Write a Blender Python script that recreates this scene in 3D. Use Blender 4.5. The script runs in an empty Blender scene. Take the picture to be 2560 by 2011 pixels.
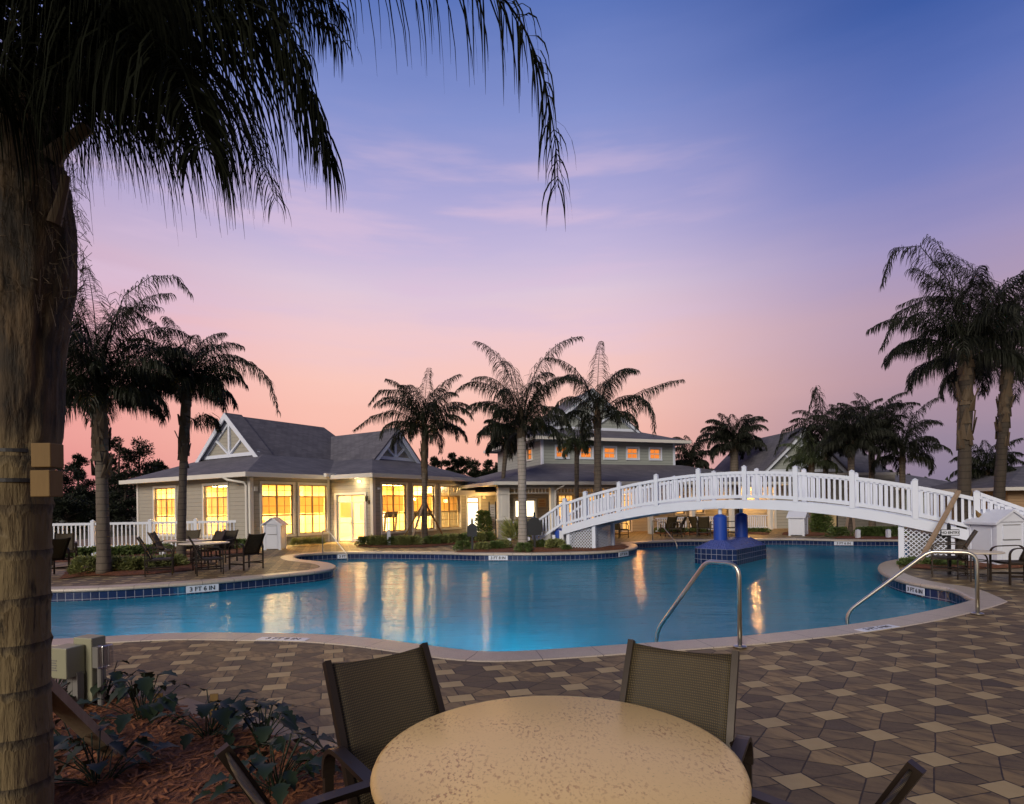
import bpy, bmesh, math, random
from mathutils import Vector, Matrix, noise
from mathutils.geometry import delaunay_2d_cdt
PI = math.pi
S = bpy.context.scene
COL = S.collection

# ------------------------------------------------------------------ camera
FPX, CX, HY, EYE = 1430.0, 1280.0, 1263.0, 1.56      # focal length / horizon of the photograph in its own pixels
ROLL = math.atan(0.0145)
_c, _s = math.cos(ROLL), math.sin(ROLL)
cam_d = bpy.data.cameras.new("camera"); cam = bpy.data.objects.new("camera", cam_d); COL.objects.link(cam)
cam_d.sensor_width = 36.0; cam_d.sensor_fit = 'HORIZONTAL'; cam_d.lens = FPX / 2560 * 36
cam_d.shift_x = 0.0; cam_d.shift_y = (HY - 1005.5) / 2560
cam_d.clip_start = 0.05; cam_d.clip_end = 3000
cam.matrix_world = Matrix(((_c, _s, 0, 0), (0, 0, -1, 0), (-_s, _c, 0, EYE), (0, 0, 0, 1)))
S.camera = cam

def ray(px, py):
    u, v = (px - CX) / FPX, (HY - py) / FPX
    return Vector((u * _c + v * _s, 1.0, -u * _s + v * _c))
def AT(px, py, Y):                       # point at depth Y
    return Vector((0, 0, EYE)) + ray(px, py) * Y
def G(px, py, z=0.0):                    # point at height z
    d = ray(px, py); return Vector((0, 0, EYE)) + d * ((z - EYE) / d.z)

# ------------------------------------------------------------------ world: dusk sky
W = bpy.data.worlds.new("World"); S.world = W; W.use_nodes = True
wn, wl = W.node_tree.nodes, W.node_tree.links
for n_ in list(wn): wn.remove(n_)
def lin(c):
    return tuple(((x / 255) / 12.92 if x <= 10 else (((x / 255) + .055) / 1.055) ** 2.4) for x in c) + (1.0,)
def wnode(t, **k):
    n = wn.new(t)
    for a, b in k.items(): setattr(n, a, b)
    return n
def wmath(op, a, b=None, clamp=False):
    n = wnode('ShaderNodeMath', operation=op, use_clamp=clamp)
    for i, x in enumerate((a, b)):
        if x is None: continue
        if isinstance(x, (int, float)): n.inputs[i].default_value = x
        else: wl.new(x, n.inputs[i])
    return n.outputs[0]
def wramp(fac, stops):
    n = wnode('ShaderNodeValToRGB'); n.color_ramp.interpolation = 'LINEAR'
    e = n.color_ramp.elements
    while len(e) < len(stops): e.new(0.5)
    for el, (p, c) in zip(e, stops): el.position = p; el.color = lin(c)
    wl.new(fac, n.inputs[0]); return n.outputs[0]
def wmix(fac, a, b):
    n = wnode('ShaderNodeMix', data_type='RGBA')
    if isinstance(fac, float): n.inputs[0].default_value = fac
    else: wl.new(fac, n.inputs[0])
    for i, x in ((6, a), (7, b)):
        if isinstance(x, tuple): n.inputs[i].default_value = x
        else: wl.new(x, n.inputs[i])
    return n.outputs[2]
def wsmooth(x, lo, hi):
    n = wnode('ShaderNodeMapRange', interpolation_type='SMOOTHSTEP')
    wl.new(x, n.inputs[0]); n.inputs[1].default_value = lo; n.inputs[2].default_value = hi
    return n.outputs[0]
tc = wnode('ShaderNodeTexCoord'); sep = wnode('ShaderNodeSeparateXYZ'); wl.new(tc.outputs['Generated'], sep.inputs[0])
sx, sy, sz = sep.outputs
az = wmath('ARCTAN2', sx, sy)
cld = wnode('ShaderNodeTexNoise'); mp = wnode('ShaderNodeMapping')
mp.inputs['Scale'].default_value = (1.2, 1.2, 9.0); mp.inputs['Rotation'].default_value = (0.0, 0.16, 0.0)
wl.new(tc.outputs['Generated'], mp.inputs[0]); wl.new(mp.outputs[0], cld.inputs['Vector'])
cld.inputs['Scale'].default_value = 2.4; cld.inputs['Detail'].default_value = 5; cld.inputs['Roughness'].default_value = .55
zz = wmath('ADD', sz, wmath('MULTIPLY', wmath('SUBTRACT', cld.outputs[0], .5), .05))
zc = wmath('MAXIMUM', zz, 0.0)
r_left = wramp(zc, [(0, (196, 120, 128)), (.06, (229, 148, 144)), (.16, (243, 170, 162)), (.26, (230, 178, 190)), (.36, (202, 178, 206)), (.46, (168, 162, 208)), (.58, (120, 134, 200)), (.72, (74, 104, 178)), (1, (66, 68, 82))])
r_mid = wramp(zc, [(0, (238, 168, 160)), (.10, (250, 186, 168)), (.2, (250, 200, 188)), (.28, (240, 202, 206)), (.345, (222, 200, 218)), (.40, (197, 184, 219)), (.47, (172, 168, 215)), (.56, (132, 146, 206)), (.68, (80, 110, 182)), (1, (66, 68, 82))])
r_right = wramp(zc, [(0, (134, 124, 148)), (.09, (154, 136, 156)), (.18, (182, 150, 164)), (.26, (182, 156, 178)), (.34, (158, 148, 192)), (.42, (122, 130, 190)), (.50, (94, 114, 182)), (.58, (62, 92, 164)), (.70, (40, 68, 140)), (1, (66, 68, 82))])
r_back = wramp(zc, [(0, (160, 140, 130)), (.15, (150, 138, 136)), (.35, (124, 120, 130)), (.7, (80, 82, 100)), (1, (66, 68, 82))])
m1 = wmix(wsmooth(az, -.72, -.28), r_left, r_mid)
m2 = wmix(wsmooth(az, .10, .66), m1, r_right)
m3 = wmix(wsmooth(wmath('ABSOLUTE', az), 1.0, 2.2), m2, r_back)
wisp = wmath('MULTIPLY', wmath('MULTIPLY', wsmooth(cld.outputs[0], .44, .70), wsmooth(sz, .60, .46)), wsmooth(sz, .16, .36))
m4 = wmix(wmath('MULTIPLY', wmath('MULTIPLY', wisp, wsmooth(az, .5, .1)), .6), m3, lin((222, 194, 218)))
bg = wnode('ShaderNodeBackground'); wl.new(m4, bg.inputs[0]); bg.inputs[1].default_value = 1.0
wo = wnode('ShaderNodeOutputWorld'); wl.new(bg.outputs[0], wo.inputs[0])

# ------------------------------------------------------------------ added fill sun, soft, from behind the viewer (no sun at dusk)
sun_d = bpy.data.lights.new("fill_sun", 'SUN'); sun = bpy.data.objects.new("fill_sun", sun_d); COL.objects.link(sun)
sun_d.energy = 2.5; sun_d.angle = math.radians(28); sun_d.color = (1.0, .88, .72)
sun.rotation_euler = Vector((.42, .86, -.46)).to_track_quat('-Z', 'Y').to_euler()

S.render.engine = 'CYCLES'
S.cycles.use_denoising = True
S.cycles.max_bounces = 7; S.cycles.diffuse_bounces = 3; S.cycles.glossy_bounces = 4; S.cycles.transmission_bounces = 4
S.cycles.transparent_max_bounces = 16
S.cycles.caustics_reflective = False; S.cycles.caustics_refractive = False
S.cycles.sample_clamp_indirect = 5.0
S.view_settings.view_transform = 'Standard'; S.view_settings.look = 'None'
S.view_settings.exposure = 0.0; S.view_settings.gamma = 1.0

# ------------------------------------------------------------------ object helpers
def tag(o, label=None, cat=None, group=None, kind=None):
    if label: o['label'] = label
    if cat: o['category'] = cat
    if group: o['group'] = group
    if kind: o['kind'] = kind
    return o
def thing(name, label, cat, loc=(0, 0, 0), rz=0.0, group=None):
    o = bpy.data.objects.new(name, None); COL.objects.link(o)
    o.empty_display_size = .2; o.location = loc; o.rotation_euler = (0, 0, rz)
    return tag(o, label, cat, group)
def kids(o): return [c for c in COL.objects if c.parent is o]
def copy_tree(o, parent=None):
    c = o.copy(); COL.objects.link(c)
    if parent: c.parent = parent
    for ch in kids(o): copy_tree(ch, c)
    return c
def clone(o, loc, rz, label, group=None, scale=None):
    c = copy_tree(o); c.location = loc; c.rotation_euler = (0, 0, rz); c['label'] = label
    if group: c['group'] = group
    if scale: c.scale = (scale,) * 3
    return c

class MB:
    def __init__(s, xf=None): s.v = []; s.f = []; s.uv = {}; s.xf = xf
    def add(s, vs, fs):
        k = len(s.v)
        s.v += [tuple(s.xf(*p)) if s.xf else tuple(p) for p in vs]
        s.f += [tuple(k + i for i in f) for f in fs]
    def box(s, a, b):
        (x0, y0, z0), (x1, y1, z1) = a, b
        s.add([(x0, y0, z0), (x1, y0, z0), (x1, y1, z0), (x0, y1, z0), (x0, y0, z1), (x1, y0, z1), (x1, y1, z1), (x0, y1, z1)],
              [(0, 3, 2, 1), (4, 5, 6, 7), (0, 1, 5, 4), (1, 2, 6, 5), (2, 3, 7, 6), (3, 0, 4, 7)])
        return s
    def cbox(s, c, sz):
        return s.box([c[i] - sz[i] / 2 for i in range(3)], [c[i] + sz[i] / 2 for i in range(3)])
    def bar(s, p0, p1, w, h, up=(0, 0, 1)):          # rectangular bar between two points
        p0, p1 = Vector(p0), Vector(p1); t = (p1 - p0).normalized(); up = Vector(up)
        if abs(t.dot(up)) > .98: up = Vector((0, 1, 0))
        x = t.cross(up).normalized(); y = x.cross(t)
        o = [x * (-w / 2) - y * (h / 2), x * (w / 2) - y * (h / 2), x * (w / 2) + y * (h / 2), x * (-w / 2) + y * (h / 2)]
        s.add([p0 + q for q in o] + [p1 + q for q in o], [(0, 1, 2, 3), (7, 6, 5, 4), (0, 4, 5, 1), (1, 5, 6, 2), (2, 6, 7, 3), (3, 7, 4, 0)])
        return s
    def sweep(s, pts, w, h, side):                   # flat strap along pts, constant side vector
        side = Vector(side).normalized(); n = len(pts); vs = []
        P = [Vector(p) for p in pts]
        for i in range(n):
            t = (P[min(i + 1, n - 1)] - P[max(i - 1, 0)]).normalized(); nn = side.cross(t).normalized()
            for a, b in ((-1, -1), (1, -1), (1, 1), (-1, 1)): vs.append(P[i] + side * (a * w / 2) + nn * (b * h / 2))
        fs = [(0, 3, 2, 1), tuple(4 * (n - 1) + k for k in (0, 1, 2, 3))]
        for i in range(n - 1):
            for k in range(4): fs.append((4 * i + k, 4 * i + (k + 1) % 4, 4 * i + 4 + (k + 1) % 4, 4 * i + 4 + k))
        s.add(vs, fs); return s
    def tube(s, pts, r, n=8, cap=True):
        P = [Vector(p) for p in pts]; m = len(P); vs = []; ref = None
        for i in range(m):
            t = (P[min(i + 1, m - 1)] - P[max(i - 1, 0)]).normalized()
            if ref is None:
                ref = Vector((1, 0, 0)) if abs(t.x) < .8 else Vector((0, 1, 0))
            x = (ref - t * ref.dot(t)).normalized(); ref = x; y = t.cross(x)
            rr = r[i] if isinstance(r, (list, tuple)) else r
            for k in range(n): a = 2 * PI * k / n; vs.append(P[i] + x * (rr * math.cos(a)) + y * (rr * math.sin(a)))
        fs = [(i * n + k, i * n + (k + 1) % n, (i + 1) * n + (k + 1) % n, (i + 1) * n + k) for i in range(m - 1) for k in range(n)]
        if cap: fs += [tuple(reversed(range(n))), tuple((m - 1) * n + k for k in range(n))]
        s.add(vs, fs); return s
    def prism(s, poly, z0, z1):                      # poly in xy
        n = len(poly)
        s.add([(x, y, z0) for x, y in poly] + [(x, y, z1) for x, y in poly],
              [tuple(reversed(range(n))), tuple(range(n, 2 * n))] + [(i, (i + 1) % n, n + (i + 1) % n, n + i) for i in range(n)])
        return s
    def slab(s, poly3, d):                           # polygon in 3d thickened by vector d
        n = len(poly3); d = Vector(d); P = [Vector(p) for p in poly3]
        s.add(P + [p + d for p in P], [tuple(range(n)), tuple(reversed(range(n, 2 * n)))] + [(i, n + i, n + (i + 1) % n, (i + 1) % n) for i in range(n)])
        return s
    def lathe(s, prof, n=24, c=(0, 0)):              # (r, z) profile
        vs = []; m = len(prof)
        for r, z in prof:
            for k in range(n): a = 2 * PI * k / n; vs.append((c[0] + r * math.cos(a), c[1] + r * math.sin(a), z))
        s.add(vs, [(i * n + k, i * n + (k + 1) % n, (i + 1) * n + (k + 1) % n, (i + 1) * n + k) for i in range(m - 1) for k in range(n)]
              + [tuple(reversed(range(n))), tuple((m - 1) * n + k for k in range(n))])
        return s
    def obj(s, name, mat, parent=None, smooth=False, bevel=0.0, norm=True):
        me = bpy.data.meshes.new(name); me.from_pydata(s.v, [], s.f)
        if norm:
            bm = bmesh.new(); bm.from_mesh(me); bmesh.ops.recalc_face_normals(bm, faces=bm.faces); bm.to_mesh(me); bm.free()
        if smooth: me.polygons.foreach_set('use_smooth', [True] * len(me.polygons))
        me.materials.append(mat); me.update()
        o = bpy.data.objects.new(name, me); COL.objects.link(o)
        if parent: o.parent = parent
        if bevel:
            b = o.modifiers.new('b', 'BEVEL'); b.width = bevel; b.segments = 2; b.limit_method = 'ANGLE'
        return o

# ------------------------------------------------------------------ material helpers
class NT:
    def __init__(s, name):
        s.m = bpy.data.materials.new(name); s.m.use_nodes = True
        s.t = s.m.node_tree; s.n = s.t.nodes; s.l = s.t.links
        for x in list(s.n): s.n.remove(x)
        s.out = s.n.new('ShaderNodeOutputMaterial'); s._tc = None
    def node(s, t, ins=None, **k):
        n = s.n.new(t)
        for a, b in k.items(): setattr(n, a, b)
        for i, x in (ins or {}).items(): s.put(n.inputs[i], x)
        return n
    def put(s, sock, x):
        if isinstance(x, bpy.types.NodeSocket): s.l.new(x, sock)
        elif isinstance(x, tuple) and len(x) == 3 and sock.type == 'RGBA': sock.default_value = x + (1,)
        else: sock.default_value = x
    def co(s, k='Object'):
        if not s._tc: s._tc = s.n.new('ShaderNodeTexCoord')
        return s._tc.outputs[k]
    def m_(s, op, a, b=0.0, c=None):
        n = s.node('ShaderNodeMath', operation=op); s.put(n.inputs[0], a); s.put(n.inputs[1], b)
        if c is not None: s.put(n.inputs[2], c)
        return n.outputs[0]
    def sep(s, v): return s.node('ShaderNodeSeparateXYZ', {0: v}).outputs
    def comb(s, x, y, z=0.0): return s.node('ShaderNodeCombineXYZ', {0: x, 1: y, 2: z}).outputs[0]
    def noise(s, scale, detail=4, vec=None, rough=.5, out=0):
        return s.node('ShaderNodeTexNoise', {'Vector': vec or s.co(), 'Scale': scale, 'Detail': detail, 'Roughness': rough}).outputs[out]
    def map(s, vec, scale=(1, 1, 1), rot=(0, 0, 0), loc=(0, 0, 0)):
        return s.node('ShaderNodeMapping', {0: vec, 'Scale': scale, 'Rotation': rot, 'Location': loc}).outputs[0]
    def ramp(s, fac, stops, interp='LINEAR'):
        n = s.node('ShaderNodeValToRGB', {0: fac}); n.color_ramp.interpolation = interp; e = n.color_ramp.elements
        while len(e) < len(stops): e.new(.5)
        for el, (p, c) in zip(e, stops): el.position = p; el.color = tuple(c) + (1,)
        return n.outputs[0]
    def mix(s, fac, a, b, blend='MIX'):
        n = s.node('ShaderNodeMix', data_type='RGBA', blend_type=blend); s.put(n.inputs[0], fac)
        s.put(n.inputs[6], a if not (isinstance(a, tuple) and len(a) == 3) else a + (1,)); s.put(n.inputs[7], b if not (isinstance(b, tuple) and len(b) == 3) else b + (1,))
        return n.outputs[2]
    def bump(s, h, strength=.3, dist=.02, normal=None):
        n = s.node('ShaderNodeBump', {'Strength': strength, 'Distance': dist, 'Height': h})
        if normal: s.put(n.inputs['Normal'], normal)
        return n.outputs[0]
    def pbr(s, color, rough=.6, normal=None, metal=0.0, spec=.5, **k):
        b = s.node('ShaderNodeBsdfPrincipled', {'Base Color': color, 'Roughness': rough, 'Metallic': metal, 'Specular IOR Level': spec})
        if normal: s.put(b.inputs['Normal'], normal)
        for a, x in k.items(): s.put(b.inputs[a.replace('_', ' ')], x)
        s.l.new(b.outputs[0], s.out.inputs[0]); return b
def simple(name, color, rough=.6, metal=0.0, var=.15, scale=6.0, bump=0.0, spec=.5):
    t = NT(name); n = t.noise(scale, 5)
    c = t.mix(n, tuple(x * (1 - var) for x in color), tuple(min(1, x * (1 + var)) for x in color))
    t.pbr(c, rough, t.bump(t.noise(scale * 8, 3), bump, .005) if bump else None, metal, spec); return t.m
def glow(name, color, strength, var=.0, scale=2.0):
    t = NT(name); c = color if not var else t.mix(t.noise(scale, 2), tuple(x * (1 - var) for x in color), color)
    e = t.node('ShaderNodeEmission', {0: c, 1: strength}); t.l.new(e.outputs[0], t.out.inputs[0]); return t.m

M = {}
M['white'] = simple('white_paint', (.65, .71, .86), .42, var=.05, scale=3, bump=.02)
M['trim'] = simple('trim_paint', (.66, .65, .63), .5, var=.06, scale=3)
M['bronze'] = simple('bronze_metal', (.030, .021, .016), .38, metal=.3, var=.2, spec=.4)
M['black'] = simple('black_paint', (.012, .012, .016), .45, var=.2)
M['steel'] = simple('brushed_steel', (.60, .57, .50), .34, metal=1.0, var=.06, scale=20)
M['concrete'] = simple('concrete', (.34, .34, .36), .8, var=.12, scale=9, bump=.1)
M['blue_pad'] = simple('blue_vinyl', (.010, .055, .36), .45, var=.08, scale=2)
M['tan_sign'] = simple('tan_sign_paint', (.52, .40, .22), .55, var=.05)
M['ink'] = simple('dark_lettering', (.02, .02, .025), .6)
M['box_grey'] = simple('grey_green_enamel', (.27, .27, .19), .4, var=.05)
M['conduit'] = simple('grey_plastic', (.16, .155, .15), .5, var=.1)
M['plastic_white'] = simple('white_vinyl', (.64, .68, .80), .35, var=.04)
M['sash'] = simple('backlit_sash_tone', (.34, .245, .145), .5, var=.06)  # white sash seen backlit; its shade is put into this tan
M['interior'] = simple('interior_wall', (.76, .54, .26), .7, var=.03)
M['floor_in'] = simple('interior_floor', (.42, .30, .16), .5)
def siding(name, col, pitch=.17):
    t = NT(name); x, y, z = t.sep(t.co()); fr = t.m_('FRACT', t.m_('DIVIDE', z, pitch))
    n = t.noise(3.0, 4, t.map(t.co(), (1, 1, 6)))
    c = t.mix(n, tuple(q * .88 for q in col), tuple(q * 1.1 for q in col))
    c = t.mix(t.m_('GREATER_THAN', fr, .945), c, tuple(q * .35 for q in col))
    t.pbr(c, .62, t.bump(t.m_('SUBTRACT', 1.0, fr), .6, .02)); return t.m
M['siding_tan'] = siding('tan_lap_siding', (.335, .32, .285))
M['siding_blue'] = siding('grey_green_lap_siding', (.30, .33, .32))
M['siding_warm'] = siding('cedar_lap_siding', (.36, .24, .14), .14)
def shingles():
    t = NT('asphalt_shingles'); x, y, z = t.sep(t.co())
    v = t.comb(t.m_('ADD', x, y), t.m_('MULTIPLY', z, 2.0))
    b = t.node('ShaderNodeTexBrick', {'Vector': v, 'Scale': 1.0, 'Mortar Size': .012, 'Brick Width': .32, 'Row Height': .15, 'Color1': (.085, .082, .11, 1), 'Color2': (.15, .145, .185, 1), 'Mortar': (.03, .03, .04, 1), 'Bias': -.2})
    n = t.noise(1.2, 5); c = t.mix(.35, b.outputs[0], t.ramp(n, [(.3, (.07, .068, .09)), (.7, (.17, .165, .20))]))
    t.pbr(c, .85, t.bump(b.outputs[1], -.5, .02)); return t.m
M['roof'] = shingles()
def glass():
    t = NT('window_glass'); tr = t.node('ShaderNodeBsdfTransparent', {0: (.96, .97, .95, 1)})
    g = t.node('ShaderNodeBsdfGlossy', {0: (1, 1, 1, 1), 'Roughness': .03}); lw = t.node('ShaderNodeLayerWeight', {0: .5}); fac = t.m_('ADD', .04, t.m_('MULTIPLY', t.m_('POWER', lw.outputs[1], 5.0), .9))
    mx = t.node('ShaderNodeMixShader', {0: fac, 1: tr.outputs[0], 2: g.outputs[0]}); t.l.new(mx.outputs[0], t.out.inputs[0]); return t.m
M['glass'] = glass()
def shade():
    t = NT('roller_shade'); c = t.mix(t.noise(60, 2, t.map(t.co(), (1, 1, 8))), (.86, .66, .36), (.92, .74, .43))
    d = t.node('ShaderNodeBsdfDiffuse', {0: c}); tl = t.node('ShaderNodeBsdfTranslucent', {0: c})
    mx = t.node('ShaderNodeMixShader', {0: .5, 1: d.outputs[0], 2: tl.outputs[0]}); t.l.new(mx.outputs[0], t.out.inputs[0]); return t.m
M['shade'] = shade()
M['lamp_ceiling'] = glow('ceiling_light', (1, .67, .25), 58.0)
M['glow_orange'] = glow('lit_window_orange', (1.0, .27, .045), 1.15, .45, 1.7)
M['glow_amber'] = glow('lit_window_amber', (1.0, .50, .13), 2.0, .4, 2.0)
M['glow_white'] = glow('lit_window_bright', (1.0, .84, .55), 3.2)
def wood(name, c1, c2, sc=1.0):
    t = NT(name); v = t.map(t.co(), (9 * sc, 9 * sc, 1.2 * sc)); n = t.noise(3, 6, v, .65)
    t.pbr(t.mix(n, c1, c2), .75, t.bump(n, .25, .01)); return t.m
M['lumber'] = wood('raw_lumber', (.20, .135, .085), (.38, .28, .19))
M['lumber_block'] = wood('strapped_block_wood', (.12, .07, .022), (.22, .135, .045))
def sling():
    t = NT('woven_sling'); co = t.co()
    w1 = t.node('ShaderNodeTexWave', {'Vector': co, 'Scale': 42.0, 'Distortion': 1.2, 'Detail': 1.0}, wave_type='BANDS', bands_direction='X').outputs[1]
    w2 = t.node('ShaderNodeTexWave', {'Vector': co, 'Scale': 34.0, 'Distortion': 1.0, 'Detail': 1.0}, wave_type='BANDS', bands_direction='Z').outputs[1]
    k = t.m_('MULTIPLY', w1, w2)
    c = t.ramp(t.m_('ADD', k, t.m_('MULTIPLY', t.noise(5, 3), .25)), [(.1, (.016, .012, .006)), (.45, (.062, .043, .018)), (.9, (.125, .09, .035))])
    t.pbr(c, .6, t.bump(k, .5, .004)); return t.m
M['sling'] = sling()
def tabletop():
    t = NT('speckled_tabletop'); co = t.co()
    n1 = t.noise(88, 4, t.map(co, (1, .5, 1), (0, 0, .3)), .6); n2 = t.noise(5, 5); n3 = t.noise(110, 3)
    sp = t.m_('MULTIPLY', t.node('ShaderNodeMapRange', {0: n1, 1: .535, 2: .61}).outputs[0], t.node('ShaderNodeMapRange', {0: n2, 1: .40, 2: .62}).outputs[0])
    sp2 = t.node('ShaderNodeMapRange', {0: n3, 1: .63, 2: .70}).outputs[0]
    c = t.mix(n2, (.80, .54, .205), (.90, .63, .28))
    c = t.mix(t.m_('MULTIPLY', sp, .8), c, (.40, .175, .06)); c = t.mix(t.m_('MULTIPLY', sp2, .35), c, (.24, .16, .06))
    t.pbr(c, .34, t.bump(n3, .04, .003)); return t.m
M['table'] = tabletop()
M['table_white'] = simple('pale_tabletop', (.66, .58, .46), .35, var=.06)
# --- pavers: squares at the nodes, two five-sided stones along every edge of an oblique lattice
def pavers():
    t = NT('tumbled_pavers'); x, y, z = t.sep(t.co())
    ux, uy, vx, vy = .4765, .1225, -.1137, .3645
    det = ux * vy - vx * uy; ox, oy = 2.5115, 3.428
    X = t.m_('SUBTRACT', x, ox); Y = t.m_('SUBTRACT', y, oy)
    U = t.m_('ADD', t.m_('MULTIPLY', X, vy / det), t.m_('MULTIPLY', Y, -vx / det))
    V = t.m_('ADD', t.m_('MULTIPLY', X, -uy / det), t.m_('MULTIPLY', Y, ux / det))
    wob = t.noise(1.7, 2); U = t.m_('ADD', U, t.m_('MULTIPLY', t.m_('SUBTRACT', wob, .5), .06))
    ru = t.m_('FLOOR', t.m_('ADD', U, .5)); rv = t.m_('FLOOR', t.m_('ADD', V, .5))
    a = t.m_('SUBTRACT', U, ru); b = t.m_('SUBTRACT', V, rv)
    A = t.m_('ABSOLUTE', a); B = t.m_('ABSOLUTE', b); mxab = t.m_('MAXIMUM', A, B); s_ = .208
    sq = t.m_('LESS_THAN', mxab, s_); horiz = t.m_('GREATER_THAN', A, B)
    def sel(c, p, q): return t.m_('ADD', t.m_('MULTIPLY', c, p), t.m_('MULTIPLY', t.m_('SUBTRACT', 1.0, c), q))
    idx = sel(horiz, t.m_('ADD', t.m_('FLOOR', U), .5), ru); idy = sel(horiz, rv, t.m_('ADD', t.m_('FLOOR', V), .5))
    sg = sel(horiz, t.m_('SIGN', b), t.m_('SIGN', a))
    idx = sel(sq, ru, idx); idy = sel(sq, rv, idy); sg = sel(sq, 5.0, sg)
    wn_ = t.node('ShaderNodeTexWhiteNoise', {0: t.comb(idx, idy, sg)}, noise_dimensions='3D')
    rnd = wn_.outputs[0]
    gl = sel(horiz, B, A); dg = t.m_('MULTIPLY', t.m_('ABSOLUTE', t.m_('SUBTRACT', A, B)), .707)
    edge = t.m_('MINIMUM', t.m_('ABSOLUTE', t.m_('SUBTRACT', mxab, s_)), sel(sq, 1.0, t.m_('MINIMUM', gl, dg)))
    nz = t.noise(30, 3); edge = t.m_('ADD', edge, t.m_('MULTIPLY', t.m_('SUBTRACT', nz, .5), .012))
    joint = t.node('ShaderNodeMapRange', {0: edge, 1: .004, 2: .015}, interpolation_type='SMOOTHSTEP').outputs[0]
    base = t.ramp(rnd, [(0, (.036, .025, .016)), (.12, (.085, .055, .024)), (.35, (.135, .090, .038)), (.6, (.185, .127, .056)), (.8, (.235, .156, .064)), (1, (.29, .20, .086))])
    rotv = t.node('ShaderNodeVectorRotate', {'Vector': t.co(), 'Angle': t.m_('MULTIPLY', rnd, 1.2)}, rotation_type='Z_AXIS').outputs[0]
    st = t.noise(2.6, 5, t.map(t.node('ShaderNodeVectorMath', {0: rotv, 1: t.node('ShaderNodeVectorMath', {0: wn_.outputs[1], 'Scale': 30.0}, operation='SCALE').outputs[0]}, operation='ADD').outputs[0], (1.2, 4.5, 1)), .6)
    base = t.mix(t.node('ShaderNodeMapRange', {0: st, 1: .42, 2: .66}).outputs[0], base, (.056, .036, .022))
    base = t.mix(t.m_('MULTIPLY', t.noise(55, 3), .35), base, (.26, .20, .12))
    cream = t.mix(t.noise(9, 4), t.mix(rnd, (.46, .35, .18), (.39, .305, .165)), (.32, .235, .115))
    c = t.mix(sq, base, cream); c = t.mix(joint, (.022, .016, .011), c)
    hgt = t.m_('ADD', joint, t.m_('MULTIPLY', t.noise(60, 4), .15))
    t.pbr(c, t.m_('ADD', .46, t.m_('MULTIPLY', st, .22)), t.bump(hgt, .55, .008), 0.0, .3); return t.m
M['pavers'] = pavers()
def coping():
    t = NT('coping_stone'); u, v, _ = t.sep(t.co('UV')); fr = t.m_('FRACT', t.m_('DIVIDE', u, .62))
    j = t.m_('LESS_THAN', fr, .016); n = t.noise(9, 6, None, .65); n2 = t.noise(70, 4)
    c = t.mix(n, (.37, .31, .265), (.51, .445, .38)); c = t.mix(t.node('ShaderNodeMapRange', {0: n2, 1: .56, 2: .68}).outputs[0], c, (.27, .225, .20))
    c = t.mix(j, c, (.13, .11, .10)); t.pbr(c, .40, t.bump(t.m_('SUBTRACT', n2, j), .25, .006)); return t.m
M['coping'] = coping()
def tiles(name, size, c1, c2, grout, rough=.15):
    t = NT(name); b = t.node('ShaderNodeTexBrick', {'Vector': t.co('UV'), 'Scale': 1.0 / size, 'Mortar Size': .035, 'Mortar Smooth': .1, 'Brick Width': 1.0, 'Row Height': 1.0, 'Color1': c1 + (1,), 'Color2': c2 + (1,), 'Mortar': grout + (1,)}, offset=0.0)
    t.pbr(b.outputs[0], rough, t.bump(b.outputs[1], -.3, .004)); return t.m
M['pool_tile'] = tiles('navy_pool_tile', .155, (.008, .016, .065), (.014, .030, .105), (.26, .28, .36))
M['mosaic'] = tiles('blue_mosaic_tile', .05, (.030, .05, .24), (.05, .08, .32), (.20, .22, .42), .25)
def plaster():
    t = NT('pool_plaster'); t.pbr(t.mix(t.noise(2, 4), (.62, .78, .84), (.70, .86, .90)), .7); return t.m
M['plaster'] = plaster()
M['nosing'] = simple('step_edge_tile', (.015, .03, .10), .4)
def water():
    t = NT('pool_water_surface'); co = t.co()
    n1 = t.noise(1.3, 3, t.map(co, (.55, 1.9, 1), (0, 0, .1)), .5); n2 = t.noise(7, 3, t.map(co, (.35, 2.4, 1), (0, 0, -.06)), .55)
    h = t.m_('ADD', n1, t.m_('MULTIPLY', n2, .40))
    nb = t.bump(h, .50, .05)
    tr = t.node('ShaderNodeBsdfTransparent', {0: (.10, .62, .80, 1)})
    body = t.mix(t.noise(.35, 3), (.010, .28, .45), (.014, .315, .49))
    df = t.node('ShaderNodeBsdfDiffuse', {0: body}); tl = t.node('ShaderNodeBsdfTranslucent', {0: (.05, .50, .72, 1)})
    b1 = t.node('ShaderNodeMixShader', {0: .42, 1: df.outputs[0], 2: tl.outputs[0]})
    b2 = t.node('ShaderNodeMixShader', {0: .20, 1: b1.outputs[0], 2: tr.outputs[0]})
    gl = t.node('ShaderNodeBsdfGlossy', {0: (.95, .97, 1, 1), 'Roughness': .09, 'Normal': nb})
    fr = t.node('ShaderNodeFresnel', {0: 1.33, 'Normal': nb})
    mx = t.node('ShaderNodeMixShader', {0: t.m_('MULTIPLY', fr.outputs[0], .55), 1: b2.outputs[0], 2: gl.outputs[0]})
    t.l.new(mx.outputs[0], t.out.inputs[0]); return t.m
M['water'] = water()
def mulch():
    t = NT('red_bark_mulch'); n = t.noise(26, 5, t.map(t.co(), (1, .45, 1), (0, 0, .6)), .7); n2 = t.noise(70, 4)
    c = t.ramp(t.m_('ADD', t.m_('MULTIPLY', n, .7), t.m_('MULTIPLY', n2, .3)), [(.3, (.028, .011, .005)), (.5, (.125, .040, .015)), (.62, (.22, .075, .026)), (.8, (.34, .15, .06))])
    t.pbr(c, .85, t.bump(n, 1.0, .03)); return t.m
M['mulch'] = mulch()
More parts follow.
